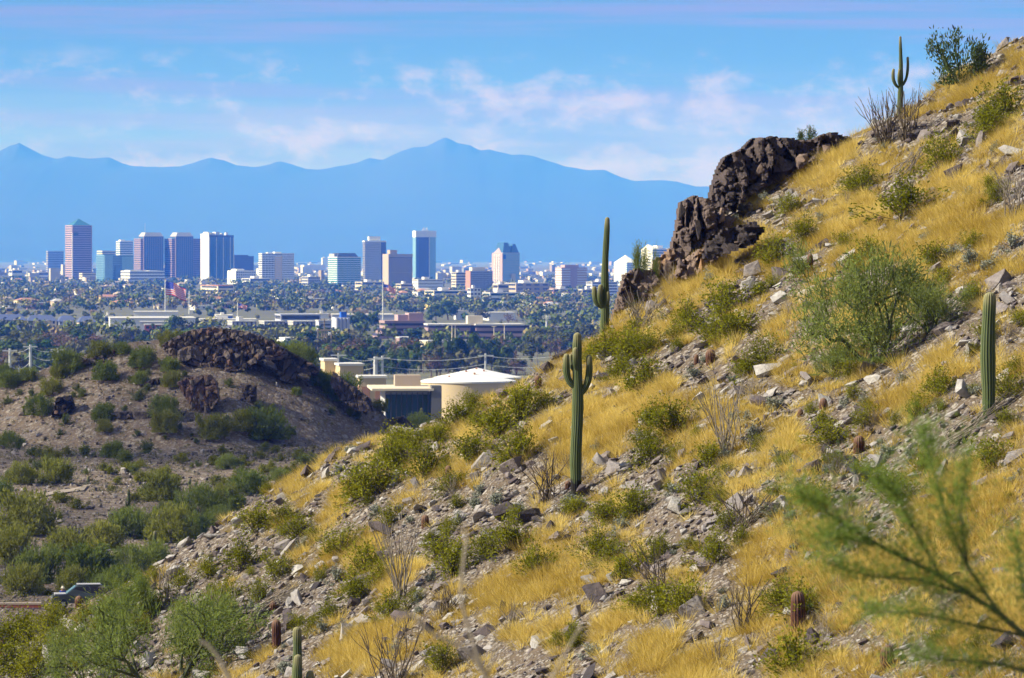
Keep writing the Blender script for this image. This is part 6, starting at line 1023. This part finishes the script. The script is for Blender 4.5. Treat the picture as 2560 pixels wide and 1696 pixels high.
# foreground, out of focus: palo verde branches at lower right and dry twigs
YF = 24.0; gx = 2.75; root = Vector((gx, YF, float(H(gx, YF)))); ft = thing('palo_verde_tree', 'blurred near palo verde branches reaching in from lower right', 'tree', root)
def fp(a, b, dep): return np.array(at(a, b, YF + dep) - root)
LIMBS = [([(2700, 1800), (2620, 1640), (2500, 1535), (2350, 1440), (2200, 1365), (2080, 1290), (2000, 1230)], 0.020, 0.0), ([(2500, 1535), (2420, 1420), (2360, 1280), (2330, 1160), (2310, 1090)], 0.011, 0.3), ([(2430, 1490), (2300, 1450), (2170, 1440), (2070, 1410)], 0.010, -0.4), ([(2560, 1590), (2420, 1560), (2280, 1530), (2180, 1530)], 0.011, 0.5), ([(2350, 1440), (2290, 1330), (2240, 1240), (2190, 1190)], 0.009, -0.2), ([(2420, 1420), (2400, 1280), (2420, 1150)], 0.009, 0.2), ([(2640, 1700), (2500, 1660), (2380, 1650), (2290, 1640)], 0.011, 0.1), ([(2200, 1365), (2120, 1350), (2050, 1340)], 0.007, -0.2), ([(2600, 1620), (2560, 1480), (2540, 1350)], 0.010, 0.6)]
C, D = [], []
for pts, r0, dep in LIMBS:
    Q = np.array([fp(a, b, dep * k / len(pts)) for k, (a, b) in enumerate(pts)]); v, f = tube(Q, np.linspace(r0, r0 * 0.35, len(Q)), 6); obj('limb', mesh('limb', v, f, M_GREENBARK, smooth=True), ft)
    for k in range(int(62 * len(pts))):
        u = rng.uniform(0.3 if r0 > 0.015 else 0.1, 1.0) * (len(Q) - 1); i = min(int(u), len(Q) - 2); q = Q[i] + (Q[i + 1] - Q[i]) * (u - i); d = (Q[i + 1] - Q[i]); d = d / np.linalg.norm(d) + rng.normal(size=3) * 0.75 + np.array([-0.1, 0, 0.3]); d /= np.linalg.norm(d); ln = rng.uniform(0.08, 0.38)
        m9 = 14; t_ = np.linspace(0.1, 1, m9)[:, None]; C.append(q + d * ln * t_ + rng.normal(size=(m9, 3)) * 0.02); D.append(np.repeat([d], m9, 0) + rng.normal(size=(m9, 3)) * 0.5)
C, D = np.concatenate(C), np.concatenate(D); V, f = quads(C, rng.uniform(0.015, 0.035, len(C)), 4.5, D); obj('twigs', mesh('twigs', V, f, leafmat('near_palo_verde_twigs', (0.13, 0.21, 0.03), (0.26, 0.34, 0.08), 0.5, 0.0), col=np.repeat(rng.random(len(C)), 4)), ft)
v, f = tube([(0, 0, -0.2), (0.05, 0, 0.3), fp(2700, 1800, 0)], [0.07, 0.055, 0.022], 8); obj('trunk', mesh('trunk', v, f, M_GREENBARK, smooth=True), ft)
def twig(label, lines, Yt):
    b = lines[0][0][0]; X0 = (b[0] - CX) / F * Yt; r = thing('dry_twig', label, 'twig', (X0, Yt, float(H(X0, Yt))))
    for j, (pts, r0) in enumerate(lines):
        Q = np.array([np.array(at(a, c, Yt)) for a, c in pts]) - np.array(r.location)
        if j == 0: Q = np.concatenate([[np.array([0, 0, -0.05])], Q])
        T = np.linspace(0, len(Q) - 1, len(Q) * 3); Q2 = np.stack([np.interp(T, np.arange(len(Q)), Q[:, k]) for k in range(3)], 1); v, f = tube(Q2, np.linspace(r0, r0 * 0.5, len(Q2)), 6); obj('branch', mesh('branch', v, f, M_TWIG, smooth=True), r)
twig('blurred bare forked twig at the bottom centre', [([(1235, 1740), (1215, 1696), (1180, 1600), (1150, 1490), (1160, 1400), (1168, 1340), (1158, 1320)], 0.010), ([(1215, 1690), (1170, 1625), (1090, 1590), (1030, 1540), (1000, 1525)], 0.009), ([(1218, 1690), (1240, 1620), (1235, 1580)], 0.006)], 17)
twig('blurred straight twig right of the forked one', [([(1360, 1760), (1380, 1696), (1420, 1620), (1455, 1560)], 0.007)], 17); twig('blurred pale curved twig at the bottom left', [([(600, 1760), (572, 1696), (545, 1640), (520, 1612), (498, 1604)], 0.012)], 17); twig('short blurred twig tip at the bottom edge', [([(870, 1760), (888, 1696), (908, 1664)], 0.007)], 17)
settle_labels()
